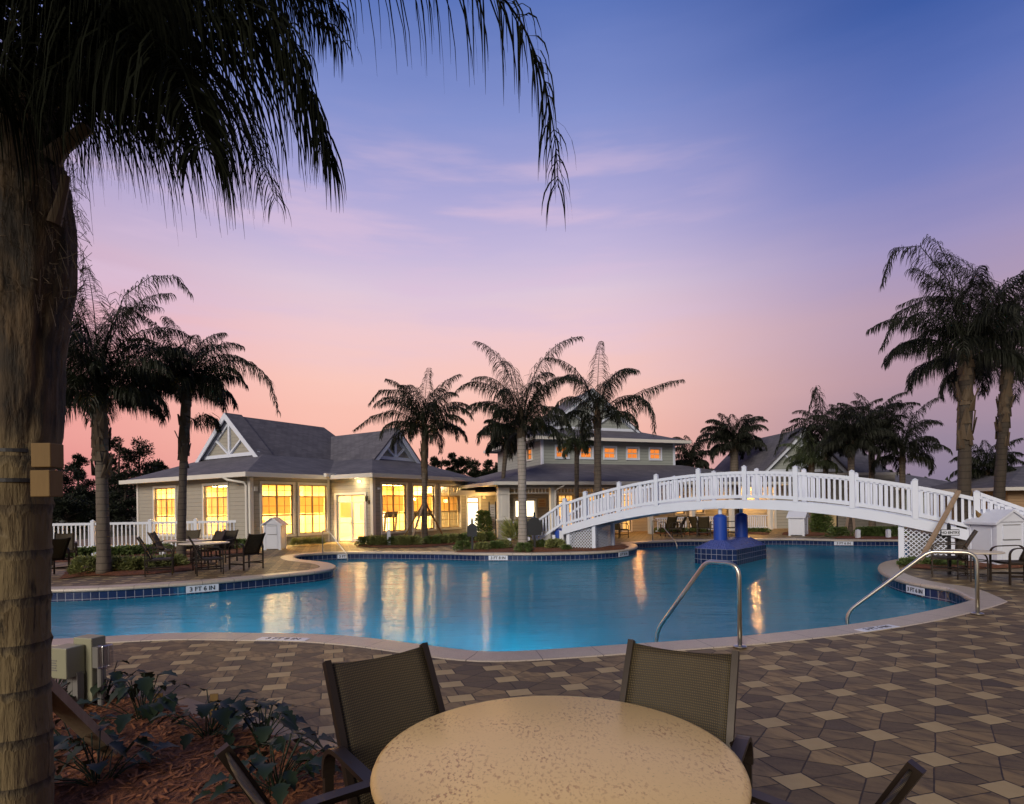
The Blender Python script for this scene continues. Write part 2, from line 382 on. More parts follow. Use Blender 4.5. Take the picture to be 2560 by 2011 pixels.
M['chips'] = simple('bark_chips', (.20, .072, .026), .8, var=.85, scale=11)
def ground_m():
    t = NT('dry_grass_ground'); t.pbr(t.mix(t.noise(.6, 6), (.035, .045, .02), (.07, .07, .035)), .95, t.bump(t.noise(8, 5), .6, .05)); return t.m
M['ground'] = ground_m()
def leafm(name, c1, c2, rough=.5, tl=.25, sc=3.0, spec=.35):
    t = NT(name); g = t.node('ShaderNodeNewGeometry'); c = t.mix(t.noise(sc, 3), c1, c2)
    b = t.node('ShaderNodeBsdfPrincipled', {'Base Color': c, 'Roughness': rough, 'Specular IOR Level': spec})
    tr = t.node('ShaderNodeBsdfTranslucent', {0: c}); mx = t.node('ShaderNodeMixShader', {0: tl, 1: b.outputs[0], 2: tr.outputs[0]})
    t.l.new(mx.outputs[0], t.out.inputs[0]); return t.m
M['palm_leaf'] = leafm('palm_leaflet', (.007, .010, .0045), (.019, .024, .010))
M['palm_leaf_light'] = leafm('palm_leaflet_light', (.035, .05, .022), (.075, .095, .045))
M['palm_leaf_silhouette'] = leafm('palm_leaflet_silhouette', (.004, .0055, .003), (.010, .012, .006), .8, .08, 3.0, .06)  # backlit silhouette of the big crown put into the leaf colour
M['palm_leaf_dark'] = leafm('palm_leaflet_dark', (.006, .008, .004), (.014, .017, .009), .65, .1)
M['shrub_leaf'] = leafm('shrub_leaf', (.06, .10, .03), (.16, .22, .07), .45, .3, 9)
M['yellow_leaf'] = leafm('variegated_leaf', (.12, .17, .05), (.38, .38, .16), .45, .3, 12)
M['dark_leaf'] = leafm('dark_broad_leaf', (.010, .020, .010), (.022, .036, .020), .5, .12, 6)
M['pine_leaf'] = leafm('pine_needle', (.010, .016, .010), (.026, .034, .018), .7, .1, 2)
M['bark'] = simple('pine_bark', (.05, .04, .032), .9, var=.4, scale=8)
def palm_trunk(name, c1, c2, ring):
    t = NT(name); x, y, z = t.sep(t.co()); n = t.noise(6, 5, t.map(t.co(), (3, 3, .8)), .65); nl = t.noise(2.5, 3)
    fr = t.m_('FRACT', t.m_('DIVIDE', t.m_('ADD', z, t.m_('MULTIPLY', nl, .05)), ring)); rg = t.node('ShaderNodeMapRange', {0: fr, 1: .80, 2: .97}).outputs[0]
    c = t.mix(n, c1, c2); c = t.mix(t.m_('MULTIPLY', rg, .75), c, tuple(q * .3 for q in c1))
    t.pbr(c, .85, t.bump(t.m_('SUBTRACT', n, t.m_('MULTIPLY', rg, .8)), .5, .02)); return t.m
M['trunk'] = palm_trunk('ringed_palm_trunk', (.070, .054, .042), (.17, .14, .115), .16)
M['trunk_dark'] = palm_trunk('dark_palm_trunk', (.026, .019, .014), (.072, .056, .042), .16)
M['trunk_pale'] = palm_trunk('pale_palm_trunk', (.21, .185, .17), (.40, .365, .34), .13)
M['boot'] = wood('palm_boot_fibre', (.035, .024, .015), (.12, .08, .045), .5)
# ================================================================== SETTING: pool, deck, ground
WZ = -0.25                                             # water level
near = [(107, 1601), (290, 1592), (476, 1584), (662, 1585.5), (780, 1587.5), (926, 1598), (1055, 1614), (1184, 1630), (1248, 1632), (1377, 1626), (1570, 1613), (1700, 1604.5), (1858, 1592.5), (2016, 1576.5), (2135, 1562), (2254, 1543), (2333, 1527), (2392, 1513), (2440, 1499.5)]
far = [(2372, 1477.7), (2313, 1468.5), (2269, 1459.6), (2228, 1447), (2205, 1434), (2200, 1421), (2212, 1411), (2244, 1404), (2290, 1392), (2360, 1374), (2370, 1360), (2300, 1354.5), (2244, 1353.5), (2097, 1353), (1978, 1350.5), (1894, 1351), (1786, 1353), (1698, 1354.5), (1628, 1357.5), (1596, 1359.5), (1575, 1361.2), (1588, 1364.5), (1592, 1369), (1584, 1374), (1565, 1378), (1540, 1381), (1476, 1385), (1429, 1386.5), (1350, 1388), (1270, 1388), (1197, 1388), (1120, 1386), (1060, 1385), (931, 1384), (834, 1385.5), (776, 1388.5), (742, 1392.5), (732, 1397), (750, 1403.5), (790, 1408), (818, 1412), (834, 1417.5), (836, 1422.5), (821, 1428.5), (789, 1434), (719, 1441), (628, 1450), (506, 1461), (384, 1469), (263, 1476), (104, 1481)]
ctrl = [G(*p)[:2] for p in near] + [G(*p, -.05)[:2] for p in far]
e0, e1 = Vector(ctrl[-1]), Vector(ctrl[0])
ctrl += [(e0.x - 2.2, e0.y + .1), (e0.x - 4.0, e0.y - .7), (e0.x - 4.8, e0.y - 2.2), (e1.x - 4.6, e1.y + 1.6), (e1.x - 2.6, e1.y + .2)]
ctrl = [Vector(c) for c in ctrl]
def catmull(P, step=.16, sharp=()):
    out = []; n = len(P)
    for i in range(n):
        p0, p1, p2, p3 = P[i - 1], P[i], P[(i + 1) % n], P[(i + 2) % n]
        if i in sharp: p0 = p1 - (p2 - p1)
        if (i + 1) % n in sharp: p3 = p2 + (p2 - p1)
        k = max(2, int((p2 - p1).length / step))
        def tj(t, a, b): return t + max((b - a).length, 1e-4) ** .5
        t0 = 0; t1 = tj(t0, p0, p1); t2 = tj(t1, p1, p2); t3 = tj(t2, p2, p3)
        for q in range(k):
            t = t1 + (t2 - t1) * q / k
            A1 = p0 * ((t1 - t) / (t1 - t0)) + p1 * ((t - t0) / (t1 - t0)); A2 = p1 * ((t2 - t) / (t2 - t1)) + p2 * ((t - t1) / (t2 - t1)); A3 = p2 * ((t3 - t) / (t3 - t2)) + p3 * ((t - t2) / (t3 - t2))
            B1 = A1 * ((t2 - t) / (t2 - t0)) + A2 * ((t - t0) / (t2 - t0)); B2 = A2 * ((t3 - t) / (t3 - t1)) + A3 * ((t - t1) / (t3 - t1))
            out.append(B1 * ((t2 - t) / (t2 - t1)) + B2 * ((t - t1) / (t2 - t1)))
    return out
CORNER = len(near) - 1
pool = catmull(ctrl, .16, (CORNER,))
area = sum(pool[i - 1].x * pool[i].y - pool[i].x * pool[i - 1].y for i in range(len(pool)))
if area < 0: pool.reverse()
NP = len(pool)
nrm = []                                               # outward normals (ccw polygon)
for i in range(NP):
    t = (pool[(i + 1) % NP] - pool[i - 1]).normalized(); nrm.append(Vector((t.y, -t.x)))
arc = [0.0]
for i in range(NP): arc.append(arc[-1] + (pool[(i + 1) % NP] - pool[i]).length)
def strip(name, prof, mat, kind='structure', smooth=False, vscale=1.0):
    me = bpy.data.meshes.new(name); m = len(prof); vs = []; fs = []; uv = []
    pv = [0.0]
    for k in range(1, m): pv.append(pv[-1] + math.hypot(prof[k][0] - prof[k - 1][0], prof[k][1] - prof[k - 1][1]))
    for i in range(NP):
        for o_, z in prof: q = pool[i] + nrm[i] * o_; vs.append((q.x, q.y, z))
    for i in range(NP):
        j = (i + 1) % NP
        for k in range(m - 1):
            fs.append((i * m + k, j * m + k, j * m + k + 1, i * m + k + 1)); uv += [(arc[i], pv[k]), (arc[i + 1], pv[k]), (arc[i + 1], pv[k + 1]), (arc[i], pv[k + 1])]
    me.from_pydata(vs, [], fs); l = me.uv_layers.new(name='UVMap')
    for i_, q in enumerate(uv): l.data[i_].uv = q
    me.materials.append(mat)
    if smooth: me.polygons.foreach_set('use_smooth', [True] * len(me.polygons))
    o = bpy.data.objects.new(name, me); COL.objects.link(o); return tag(o, kind=kind)
strip('pool_coping', [(.0, -.072), (-.035, -.055), (-.04, -.03), (-.03, -.004), (.0, .012), (.36, .012), (.372, -.004)], M['coping'])
strip('pool_tile_band', [(.004, -.062), (.004, -.217), (.004, -.372)], M['pool_tile'])
strip('pool_wall', [(.004, -.372), (.0, -1.2)], M['plaster'])
def cdt_mesh(name, loops, mat, z, kind='structure', inner=(), zf=None):
    vs = []; es = []
    for lp in loops:
        k = len(vs); n = len(lp); vs += [Vector((p[0], p[1])) for p in lp]; es += [(k + i, k + (i + 1) % n) for i in range(n)]
    nb = len(vs); vs += [Vector(p) for p in inner]
    r = delaunay_2d_cdt(vs, es, [], 1, 1e-5); tri = [tuple(f) for f in r[2]]
    if len(loops) > 1:
        H = [(p[0], p[1]) for p in loops[1]]; keep = []
        for f in tri:
            x = sum(r[0][i].x for i in f) / len(f); y = sum(r[0][i].y for i in f) / len(f); c = False
            for i in range(len(H)):
                (ax, ay), (bx, by) = H[i - 1], H[i]
                if (ay > y) != (by > y) and x < (bx - ax) * (y - ay) / (by - ay) + ax: c = not c
            if not c: keep.append(f)
        tri = keep
    me = bpy.data.meshes.new(name); me.from_pydata([(p.x, p.y, zf(p) if zf else z) for p in r[0]], [], tri)
    bm = bmesh.new(); bm.from_mesh(me); bmesh.ops.recalc_face_normals(bm, faces=bm.faces)
    if bm.faces and sum(f.normal.z * f.calc_area() for f in bm.faces) < 0: bmesh.ops.reverse_faces(bm, faces=bm.faces)
    bm.to_mesh(me); bm.free(); me.materials.append(mat)
    o = bpy.data.objects.new(name, me); COL.objects.link(o)
    return tag(o, kind=kind) if kind else o
cdt_mesh('pool_floor', [pool], M['plaster'], -1.2)
cdt_mesh('pool_water', [[pool[i] + nrm[i] * .002 for i in range(NP)]], M['water'], WZ)
hole = [pool[i] + nrm[i] * .03 for i in range(NP)]
cdt_mesh('pool_deck', [[(-24, -5), (32, -5), (32, 36), (-24, 36)], hole], M['pavers'], 0.0)
cdt_mesh('ground', [[(-900, -60), (900, -60), (900, 1600), (-900, 1600)], [pool[i] + nrm[i] * .05 for i in range(NP)]], M['ground'], -.04)
# curved entry steps under the water along the near right rim
ia = min(range(NP), key=lambda i: (pool[i] - Vector(G(1800, 1597)[:2])).length); ib = min(range(NP), key=lambda i: (pool[i] - ctrl[CORNER]).length)
seq = []; i = ia; dirn = 1 if ((ib - ia) % NP) < NP / 2 else -1
while i != ib: seq.append(i); i = (i + dirn) % NP
for k, (wd, zt) in enumerate([(.55, -.42), (.95, -.60), (1.35, -.80), (1.75, -1.0)]):
    m = MB(); ed = MB(); n = len(seq); ins = []; outs = []
    for j, q in enumerate(seq):
        f = min(1, j / (n * .35)) ** .6
        outs.append(pool[q]); ins.append(pool[q] - nrm[q] * (wd * f + .01))
    for j in range(n - 1):
        a, b, c, d = outs[j], outs[j + 1], ins[j + 1], ins[j]
        m.add([(a.x, a.y, zt), (b.x, b.y, zt), (c.x, c.y, zt), (d.x, d.y, zt), (d.x, d.y, -1.2), (c.x, c.y, -1.2)], [(0, 1, 2, 3), (3, 2, 5, 4)])
        d2 = d + (a - d).normalized() * .06; c2 = c + (b - c).normalized() * .06
        ed.add([(d.x, d.y, zt + .004), (c.x, c.y, zt + .004), (c2.x, c2.y, zt + .004), (d2.x, d2.y, zt + .004)], [(0, 1, 2, 3)])
    st = tag(m.obj('pool_step', M['plaster']), kind='structure'); ed.obj('step_edge', M['nosing'], st)
# lit lamps in the pool wall
def pool_light(px, py, z, e, lab):
    p = Vector(G(px, py)[:2]); i = min(range(NP), key=lambda i: (pool[i] - p).length); q = pool[i] - nrm[i] * .02
    r = thing('pool_light', lab, 'pool light', (q.x, q.y, z), math.atan2(-nrm[i].y, -nrm[i].x), 'lights in the pool wall')
    MB().lathe([(.001, 0), (.11, 0), (.12, .012), (.001, .03)], 20).obj('lens', M['pool_lens'], r).rotation_euler = (0, PI / 2, 0)
    ld = bpy.data.lights.new('pool_lamp', 'AREA'); ld.energy = e; ld.color = (.42, .86, 1.0); ld.shape = 'DISK'; ld.size = .25
    lo = bpy.data.objects.new('pool_lamp', ld); COL.objects.link(lo); lo.parent = r; lo.location = (.06, 0, 0); lo.rotation_euler = (0, -PI / 2 + .42, 0); ld.spread = math.radians(125)
M['pool_lens'] = glow('pool_lamp_lens', (.6, .92, 1), 3.0)
for k, (px, py, e, lab) in enumerate([(300, 1591, 30, 'underwater lamp in the near pool wall beside the big trunk'), (620, 1585, 30, 'underwater lamp in the near pool wall left of sling chairs'), (930, 1598, 26, 'underwater lamp in the near pool wall behind left sling chair'), (1180, 1630, 22, 'underwater lamp in the near pool wall behind the table'), (1380, 1627, 26, 'underwater lamp in the near pool wall by right sling chair'), (1950, 1584, 36, 'underwater lamp in the near pool wall right of steel rail')]):
    pool_light(px, py, -.75, e, lab)

# mulch beds ---------------------------------------------------------
def bed(name, poly, h=.06, step=.25, seed=0, label=None):
    rng = random.Random(seed); P = [Vector(p[:2]) for p in poly]; n = len(P)
    loop = []
    for i in range(n):
        a, b = P[i], P[(i + 1) % n]; k = max(1, int((b - a).length / step))
        for q in range(k):
            v = a.lerp(b, q / k); loop.append(v + Vector((rng.uniform(-.03, .03), rng.uniform(-.03, .03))))
    def inside(p):
        c = False
        for i in range(len(loop)):
            a, b = loop[i - 1], loop[i]
            if (a.y > p.y) != (b.y > p.y) and p.x < (b.x - a.x) * (p.y - a.y) / (b.y - a.y) + a.x: c = not c
        return c
    def dist(p):
        return min((p - v).length for v in loop)
    x0, x1 = min(v.x for v in loop), max(v.x for v in loop); y0, y1 = min(v.y for v in loop), max(v.y for v in loop)
    inner = []; x = x0
    while x < x1:
        y = y0
        while y < y1:
            p = Vector((x + rng.uniform(-.3, .3) * step, y + rng.uniform(-.3, .3) * step))
            if inside(p) and dist(p) > step * .4: inner.append(p)
            y += step
        x += step
    def zf(p):
        d = dist(Vector((p.x, p.y))); return .016 + min(h, d * .35) * (1 + .5 * noise.noise(Vector((p.x * 2.3, p.y * 2.3, seed))))
    o = cdt_mesh(name, [loop], M['mulch'], 0, None, inner, zf); tag(o, kind='stuff'); o['label'] = label or 'red bark mulch bed'
    o['category'] = 'mulch'
    return o, inside, zf
# ================================================================== BUILDINGS
def wall(mb, mp, L, z0, z1, holes, th=.16):
    us = sorted({0, L} | {h[0] for h in holes} | {h[1] for h in holes}); zs = sorted({z0, z1} | {h[2] for h in holes} | {h[3] for h in holes})
    for i in range(len(us) - 1):
        for j in range(len(zs) - 1):
            u, z = (us[i] + us[i + 1]) / 2, (zs[j] + zs[j + 1]) / 2
            if any(h[0] < u < h[1] and h[2] < z < h[3] for h in holes): continue
            mb.xf = mp; mb.box((us[i], -th, zs[j]), (us[i + 1], 0, zs[j + 1]))
    mb.xf = None
def window(root, mp, u0, u1, z0, z1, rails=(), mull=1, grid=(2, 1), pane='glass', shade_z=None, tw=.10, sash_mat=None, frame_mat=None):
    """trim (window) > sash, pane, shade; u runs along the wall, n points outward"""
    f = MB(mp); d0, d1 = -.05, .035
    f.box((u0 - tw, d0, z1), (u1 + tw, d1, z1 + tw)); f.box((u0 - tw, d0, z0 - tw), (u1 + tw, d1 + .02, z0)); f.box((u0 - tw, d0, z0), (u0, d1, z1)); f.box((u1, d0, z0), (u1 + tw, d1, z1))
    w = f.obj('window', frame_mat or M['trim'], root)
    s = MB(mp); b = .045
    s.box((u0, -.10, z0), (u0 + b, -.055, z1)); s.box((u1 - b, -.10, z0), (u1, -.055, z1)); s.box((u0 + b, -.10, z0), (u1 - b, -.055, z0 + b)); s.box((u0 + b, -.10, z1 - b), (u1 - b, -.055, z1))
    for k in range(1, mull + 1):
        c = u0 + (u1 - u0) * k / (mull + 1); s.box((c - .035, -.108, z0 + b), (c + .035, -.058, z1 - b))
    for z in rails: s.box((u0 + b, -.106, z - .03), (u1 - b, -.05, z + .03))
    cols = (mull + 1) * grid[0]; zl = [z0] + list(rails) + [z1]
    for k in range(1, cols):
        if k % grid[0]: c = u0 + (u1 - u0) * k / cols; s.box((c - .009, -.092, z0 + b), (c + .009, -.068, z1 - b))
    for a_, b_ in zip(zl[:-1], zl[1:]):
        for k in range(1, grid[1] + 1):
            z = a_ + (b_ - a_) * k / (grid[1] + 1); s.box((u0 + b, -.090, z - .009), (u1 - b, -.070, z + .009))
    s.obj('sash', sash_mat or M['sash'], w)
    q = MB(mp); q.add([(u0 + .01, -.081, z0 + .01), (u1 - .01, -.081, z0 + .01), (u1 - .01, -.081, z1 - .01), (u0 + .01, -.081, z1 - .01)], [(0, 1, 2, 3)]); q.obj('pane', M[pane], w)
    if shade_z: MB(mp).box((u0 + .05, -.135, shade_z[0]), (u1 - .05, -.130, shade_z[1])).obj('shade', M['shade'], w)
    return w
def frustum(mb, r0, z0, r1, z1):
    (a, b, c, d), (e, f, g, h) = r0, r1
    mb.add([(a, b, z0), (c, b, z0), (c, d, z0), (a, d, z0), (e, f, z1), (g, f, z1), (g, h, z1), (e, h, z1)],
           [(0, 3, 2, 1), (4, 5, 6, 7), (0, 1, 5, 4), (1, 2, 6, 5), (2, 3, 7, 6), (3, 0, 4, 7)])
def gable_trim(root, mp, hw, z0, z1, studs=True, name='gable', matw=None, siding='siding_tan'):
    """triangular gable: siding (gable) > bargeboard, truss.  u across (0 centre), n outward"""
    g = MB(mp); g.slab([(-hw, 0, z0), (hw, 0, z0), (0, 0, z1)], (0, -.1, 0)) if False else None
    tri = MB(mp); tri.add([(-hw, 0, z0), (hw, 0, z0), (0, 0, z1), (-hw, -.12, z0), (hw, -.12, z0), (0, -.12, z1)], [(0, 1, 2), (5, 4, 3), (0, 3, 4, 1), (1, 4, 5, 2), (2, 5, 3, 0)])
    o = tri.obj(name, M[siding], root)
    sl = math.atan2(z1 - z0, hw); bw = .24
    bb = MB(mp)
    for sg in (-1, 1):
        ex = hw + .34; ze = z0 - .34 * math.tan(sl)
        dz = bw / math.cos(sl)
        P = [(sg * ex, .30, ze + .06), (0, .30, z1 + .10), (0, .30, z1 + .10 - dz), (sg * ex, .30, ze + .06 - dz * .8)]
        bb.add(P + [(p[0], .24, p[2]) for p in P], [(0, 1, 2, 3), (7, 6, 5, 4), (0, 4, 5, 1), (1, 5, 6, 2), (2, 6, 7, 3), (3, 7, 4, 0)])
    bb.obj('bargeboard', matw or M['white'], o)
    tr = MB(mp); zi = z0 + .12; H = z1 - z0
    tr.box((-hw + .05, .0, z0), (hw - .05, .10, z0 + .16)); tr.box((-.07, .003, z0 + .16), (.07, .095, z1 - .12))
    for sg in (-1, 1):
        a, b = Vector((0, .045, z0 + .12)), Vector((sg * hw * .50, .045, z0 + H * .47)); tr.bar(a, b, .085, .12, (0, 1, 0))
        P = [(sg * (hw - .1), .002, z0 + .16), (0, .002, z1 - .08), (0, .002, z1 - .42), (sg * (hw - .42), .002, z0 + .16)]
        tr.add(P + [(p[0], .085, p[2]) for p in P], [(0, 1, 2, 3), (7, 6, 5, 4), (0, 4, 5, 1), (1, 5, 6, 2), (2, 6, 7, 3), (3, 7, 4, 0)])
    tr.obj('truss', matw or M['white'], o)
    return o
# ---- pavilion (left, lit) ------------------------------------------------------------
PV = thing('pavilion', 'single storey tan pavilion with brightly lit yellow windows and two white trussed gables', 'building', (-10.52, 23.0, 0), math.radians(58))
La, Lb, Wb = 10.88, 9.05, -2.76                       # far end, left end, wing front
mS = lambda u, n, z: (u, 0 - n, z)                    # wall with the two big windows (b = 0, a from 0 to 4)
mD = lambda u, n, z: (4.0 - n, u + Wb, z)             # door wall (a = 4)
mW = lambda u, n, z: (4.0 + u, Wb - n, z)             # three window wall
mL = lambda u, n, z: (0 - n, u, z)                    # left wall
mR = lambda u, n, z: (La + n, u + Wb, z)
mE = lambda u, n, z: (u, Lb + n, z)
ZW0, ZW1, R1, R2 = .44, 2.58, 2.06, 1.27
wm = MB()
winS = [(.52, 2.02), (2.34, 3.82)]; winW = [(.56, 2.12), (2.60, 4.16), (4.64, 6.22)]; winL = [(1.55, 3.30), (5.62, 7.45)]
def mull_w(mp, L, holes): wall(wm, mp, L, 0, 2.86, holes)
mull_w(mS, 4.0, [(a, b, ZW0, ZW1) for a, b in winS]); mull_w(mW, 6.88, [(a, b, ZW0, ZW1) for a, b in winW]); mull_w(mL, Lb, [(a, b, ZW0, ZW1) for a, b in winL])
mull_w(mD, 2.76, [(.50, 2.30, 0.0, 2.12)]); mull_w(mR, Lb - Wb, []); mull_w(mE, La, [])
wm.obj('wall', M['siding_tan'], PV)
im = MB(); im.box((4.5, 2.5, 0), (4.6, Lb - .2, 2.8)); im.box((4.6, 2.5, 0), (La - .2, 2.6, 2.8)); im.box((.2, Lb - .3, 0), (4.5, Lb - .2, 2.8)); im.box((La - .3, Wb + .2, 0), (La - .2, 2.5, 2.8))
im.obj('partition', M['interior'], PV)
MB().box((.17, .17, .004), (La - .17, Lb - .17, .03)).box((4.17, Wb + .17, .004), (La - .17, .169, .031)).obj('floor', M['floor_in'], PV)
MB().box((.17, .17, 2.78), (La - .17, Lb - .17, 2.80)).box((4.17, Wb + .17, 2.782), (La - .17, .169, 2.803)).obj('ceiling', M['interior'], PV)
for (a0, a1, b0, b1) in [(.9, 3.6, 1.2, 3.6), (.9, 3.6, 5.2, 8.0), (5.2, 7.4, -1.9, 1.4), (8.2, 10.2, -1.9, 1.4)]:
    MB().box((a0, b0, 2.74), (a1, b1, 2.765)).obj('ceiling_light', M['lamp_ceiling'], PV)
for a, b in winS: window(PV, mS, a, b, ZW0, ZW1, (R2, R1), 1, (2, 1), shade_z=(R2 + .06, R1 - .02))
for a, b in winW: window(PV, mW, a, b, ZW0, ZW1, (R2, R1), 1, (2, 1), shade_z=(R2 + .06, R1 - .02))
for a, b in winL: window(PV, mL, a, b, ZW0, ZW1, (R2, R1), 1, (2, 1), shade_z=(R2 + .06, R1 - .02))
for k, (a, z0, z1, w_) in enumerate([(6.0, 1.0, 1.75, .55), (8.2, .9, 1.7, .75), (9.6, .0, 2.1, .8)]):
    MB().box((a, 2.47, z0), (a + w_, 2.497, z1)).obj('picture', M['plastic_white'] if k == 2 else M['floor_in'], PV)
for k, (b, z0, z1, w_) in enumerate([(3.4, 1.0, 1.7, .9), (5.6, 0, .95, 1.6), (7.4, 1.1, 1.8, .6)]):
    MB().box((4.47 - .35 * (k == 1), b, z0), (4.497, b + w_, z1)).obj('cabinet' if k == 1 else 'picture', M['floor_in'], PV)
# door with transom
f = MB(mD); f.box((.38, -.05, 0), (.50, .04, 2.22)); f.box((2.30, -.05, 0), (2.42, .04, 2.22)); f.box((.50, -.05, 2.12), (2.30, .04, 2.22))
dr = f.obj('door', M['trim'], PV)
s = MB(mD)
for a, b, z0, z1 in [(.50, .56, 0, 2.12), (2.24, 2.30, 0, 2.12), (1.37, 1.43, 0, 2.12), (.56, 1.37, 1.76, 1.82), (1.43, 2.24, 1.76, 1.82), (.56, 1.37, 2.07, 2.12), (1.43, 2.24, 2.07, 2.12), (.56, 1.37, .82, .86), (1.43, 2.24, .84, .88), (.56, 1.37, .03, .16), (1.43, 2.24, .03, .07), (.56, .64, .16, .82), (1.29, 1.37, .16, .82), (.56, .64, .86, 1.76), (1.29, 1.37, .86, 1.76)]: s.box((a, -.10, z0), (b, -.05, z1))
s.obj('sash', M['trim'], dr)
q = MB(mD); q.add([(.52, -.076, .04), (2.28, -.076, .04), (2.28, -.076, 2.10), (.52, -.076, 2.10)], [(0, 1, 2, 3)]); q.obj('pane', M['glass'], dr)
MB(mD).box((1.46, -.135, 1.10), (2.22, -.13, 1.76)).obj('shade', M['shade'], dr)
MB(mD).tube([(1.33, .0, .72), (1.33, .05, .74), (1.33, .05, .98), (1.33, .0, 1.0)], .012).obj('handle', M['steel'], dr)
# corner boards
for a, b in [(0, 0), (4.0, Wb), (La, Wb), (0, Lb)]:
    sa = -1 if a < La else 1; sb = -1 if b < Lb else 1
    cb = MB(); cb.box((min(a, a + sa * .03), min(b, b - sb * .13), 0), (max(a, a + sa * .03), max(b, b - sb * .13), 2.84))
    cb.box((min(a + sa * .03, a - sa * .13), min(b, b + sb * .028), 0), (max(a + sa * .03, a - sa * .13), max(b, b + sb * .028), 2.84)); cb.obj('corner_board', M['trim'], PV)
MB().box((3.86, -.03, 0), (3.97, -.002, 2.84)).obj('corner_board', M['trim'], PV)
# roof
rf = MB()
frustum(rf, (-.5, -.5, La + .5, Lb + .5), 2.985, (2.0, 2.05, La - 2.0, 7.0), 4.0)
frustum(rf, (3.5, Wb - .5, La + .48, 5.0), 2.982, (5.9, Wb + 1.95, La - 1.95, 3.0), 3.93)
ov = .32
def gprism(mb, a0, a1, bc, hw, z0, z1, axis='a', hip=0.0):
    P = [(a0, bc - hw, z0), (a0, bc + hw, z0), (a0, bc, z1), (a1, bc - hw, z0), (a1, bc + hw, z0), (a1 - hip, bc, z1)]
    if axis == 'b': P = [(y, x, z) for x, y, z in P]
    mb.add(P, [(0, 2, 1), (3, 4, 5), (0, 1, 4, 3), (0, 3, 5, 2), (1, 2, 5, 4)])
gprism(rf, 2.02, 8.9, 4.52, 2.36, 3.96, 6.02, 'a', 1.4)
gprism(rf, -.79, 4.6, 7.44, 1.6, 3.88, 5.46, 'b', 0)
for sg in (-1, 1):                                     # overhanging roof sheets at the gables
    sl = 2.06 / 2.36; P = [(1.72, 4.52, 6.10), (2.6, 4.52, 6.10), (2.6, 4.52 + sg * 2.75, 6.10 - 2.75 * sl), (1.72, 4.52 + sg * 2.75, 6.10 - 2.75 * sl)]
    rf.slab(P, (0, 0, -.10))
    sl = 1.58 / 1.6; P = [(7.44, -1.12, 5.54), (7.44, -.2, 5.54), (7.44 + sg * 1.88, -.2, 5.54 - 1.88 * sl), (7.44 + sg * 1.88, -1.12, 5.54 - 1.88 * sl)]
    rf.slab(P, (0, 0, -.10))
rf.obj('roof', M['roof'], PV)
fa = MB()                                              # fascia, gutter and soffit
def ring(mb, r, z0, z1, t):
    a, b, c, d = r
    mb.box((a, b, z0), (c, b + t, z1)); mb.box((a, d - t, z0), (c, d, z1)); mb.box((a, b + t, z0), (a + t, d - t, z1)); mb.box((c - t, b + t, z0), (c, d - t, z1))
e = .56
for A0, A1 in [((-e, -e), (3.52, -e + .12)), ((3.46 - .02, Wb - e), (3.46 + .10, -e)), ((3.56, Wb - e), (La + e, Wb - e + .12)), ((-e, -e + .12), (-e + .12, Lb + e)), ((La + e - .12, Wb - e + .12), (La + e, Lb + e)), ((-e + .12, Lb + e - .12), (La + e - .12, Lb + e))]:
    fa.box((A0[0], A0[1], 2.83), (A1[0], A1[1], 3.01))
fa.box((-e + .12, -e + .12, 2.862), (La + e - .12, Lb + e - .12, 2.88)); fa.box((3.56, Wb - e + .12, 2.8635), (La + e - .12, -e + .11, 2.8815))
fa.obj('fascia', M['trim'], PV)
gable_trim(PV, lambda u, n, z: (2.0 - n, 4.52 + u, z), 2.32, 4.0, 6.0)
gable_trim(PV, lambda u, n, z: (7.44 + u, -.81 - n, z), 1.52, 3.9, 5.42)
MB().tube([(-.58, .9, 2.84), (-.5, .75, 2.74), (-.14, .18, 2.62), (-.09, .13, 2.5), (-.09, .13, .05)], .05, 8).obj('downspout', M['trim'], PV)
MB().box((3.2, -.74, 2.93), (3.9, -.565, 3.09)).obj('gutter_box', M['trim'], PV)
lt = MB(mD); lt.box((.16, .0, 1.68), (.26, .03, 1.86)); lt.tube([(.21, .03, 1.78), (.21, .12, 1.74), (.21, .15, 1.82)], .014)
for z0, r0, z1, r1 in [(1.80, .03, 1.84, .06), (1.84, .055, 2.0, .065), (2.0, .085, 2.06, .03), (2.06, .02, 2.13, .008)]:
    lt.lathe([(r0, z0), (r1, z1)], 8, (.21, .17))
lt.obj('wall_lantern', M['black'], PV)
MB(mS).box((.16, 0, 2.28), (.30, .06, 2.46)).obj('wall_speaker', M['trim'], PV)
MB(mW).box((.28, 0, 2.32), (.34, .05, 2.42)).box((.34, .02, 2.34), (.46, .09, 2.40)).obj('security_camera', M['plastic_white'], PV)
MB(mD).tube([(.75, .03, 2.70), (.75, .15, 2.70)], .055, 12).obj('flood_lamp', M['glow_white'], PV)
pl = bpy.data.lights.new('flood_lamp_light', 'POINT'); pl.energy = 22; pl.color = (1, .76, .38); pl.shadow_soft_size = .07
po = bpy.data.objects.new('flood_lamp_light', pl); COL.objects.link(po); po.parent = PV; po.location = (4 - .28, Wb + .75, 2.68)
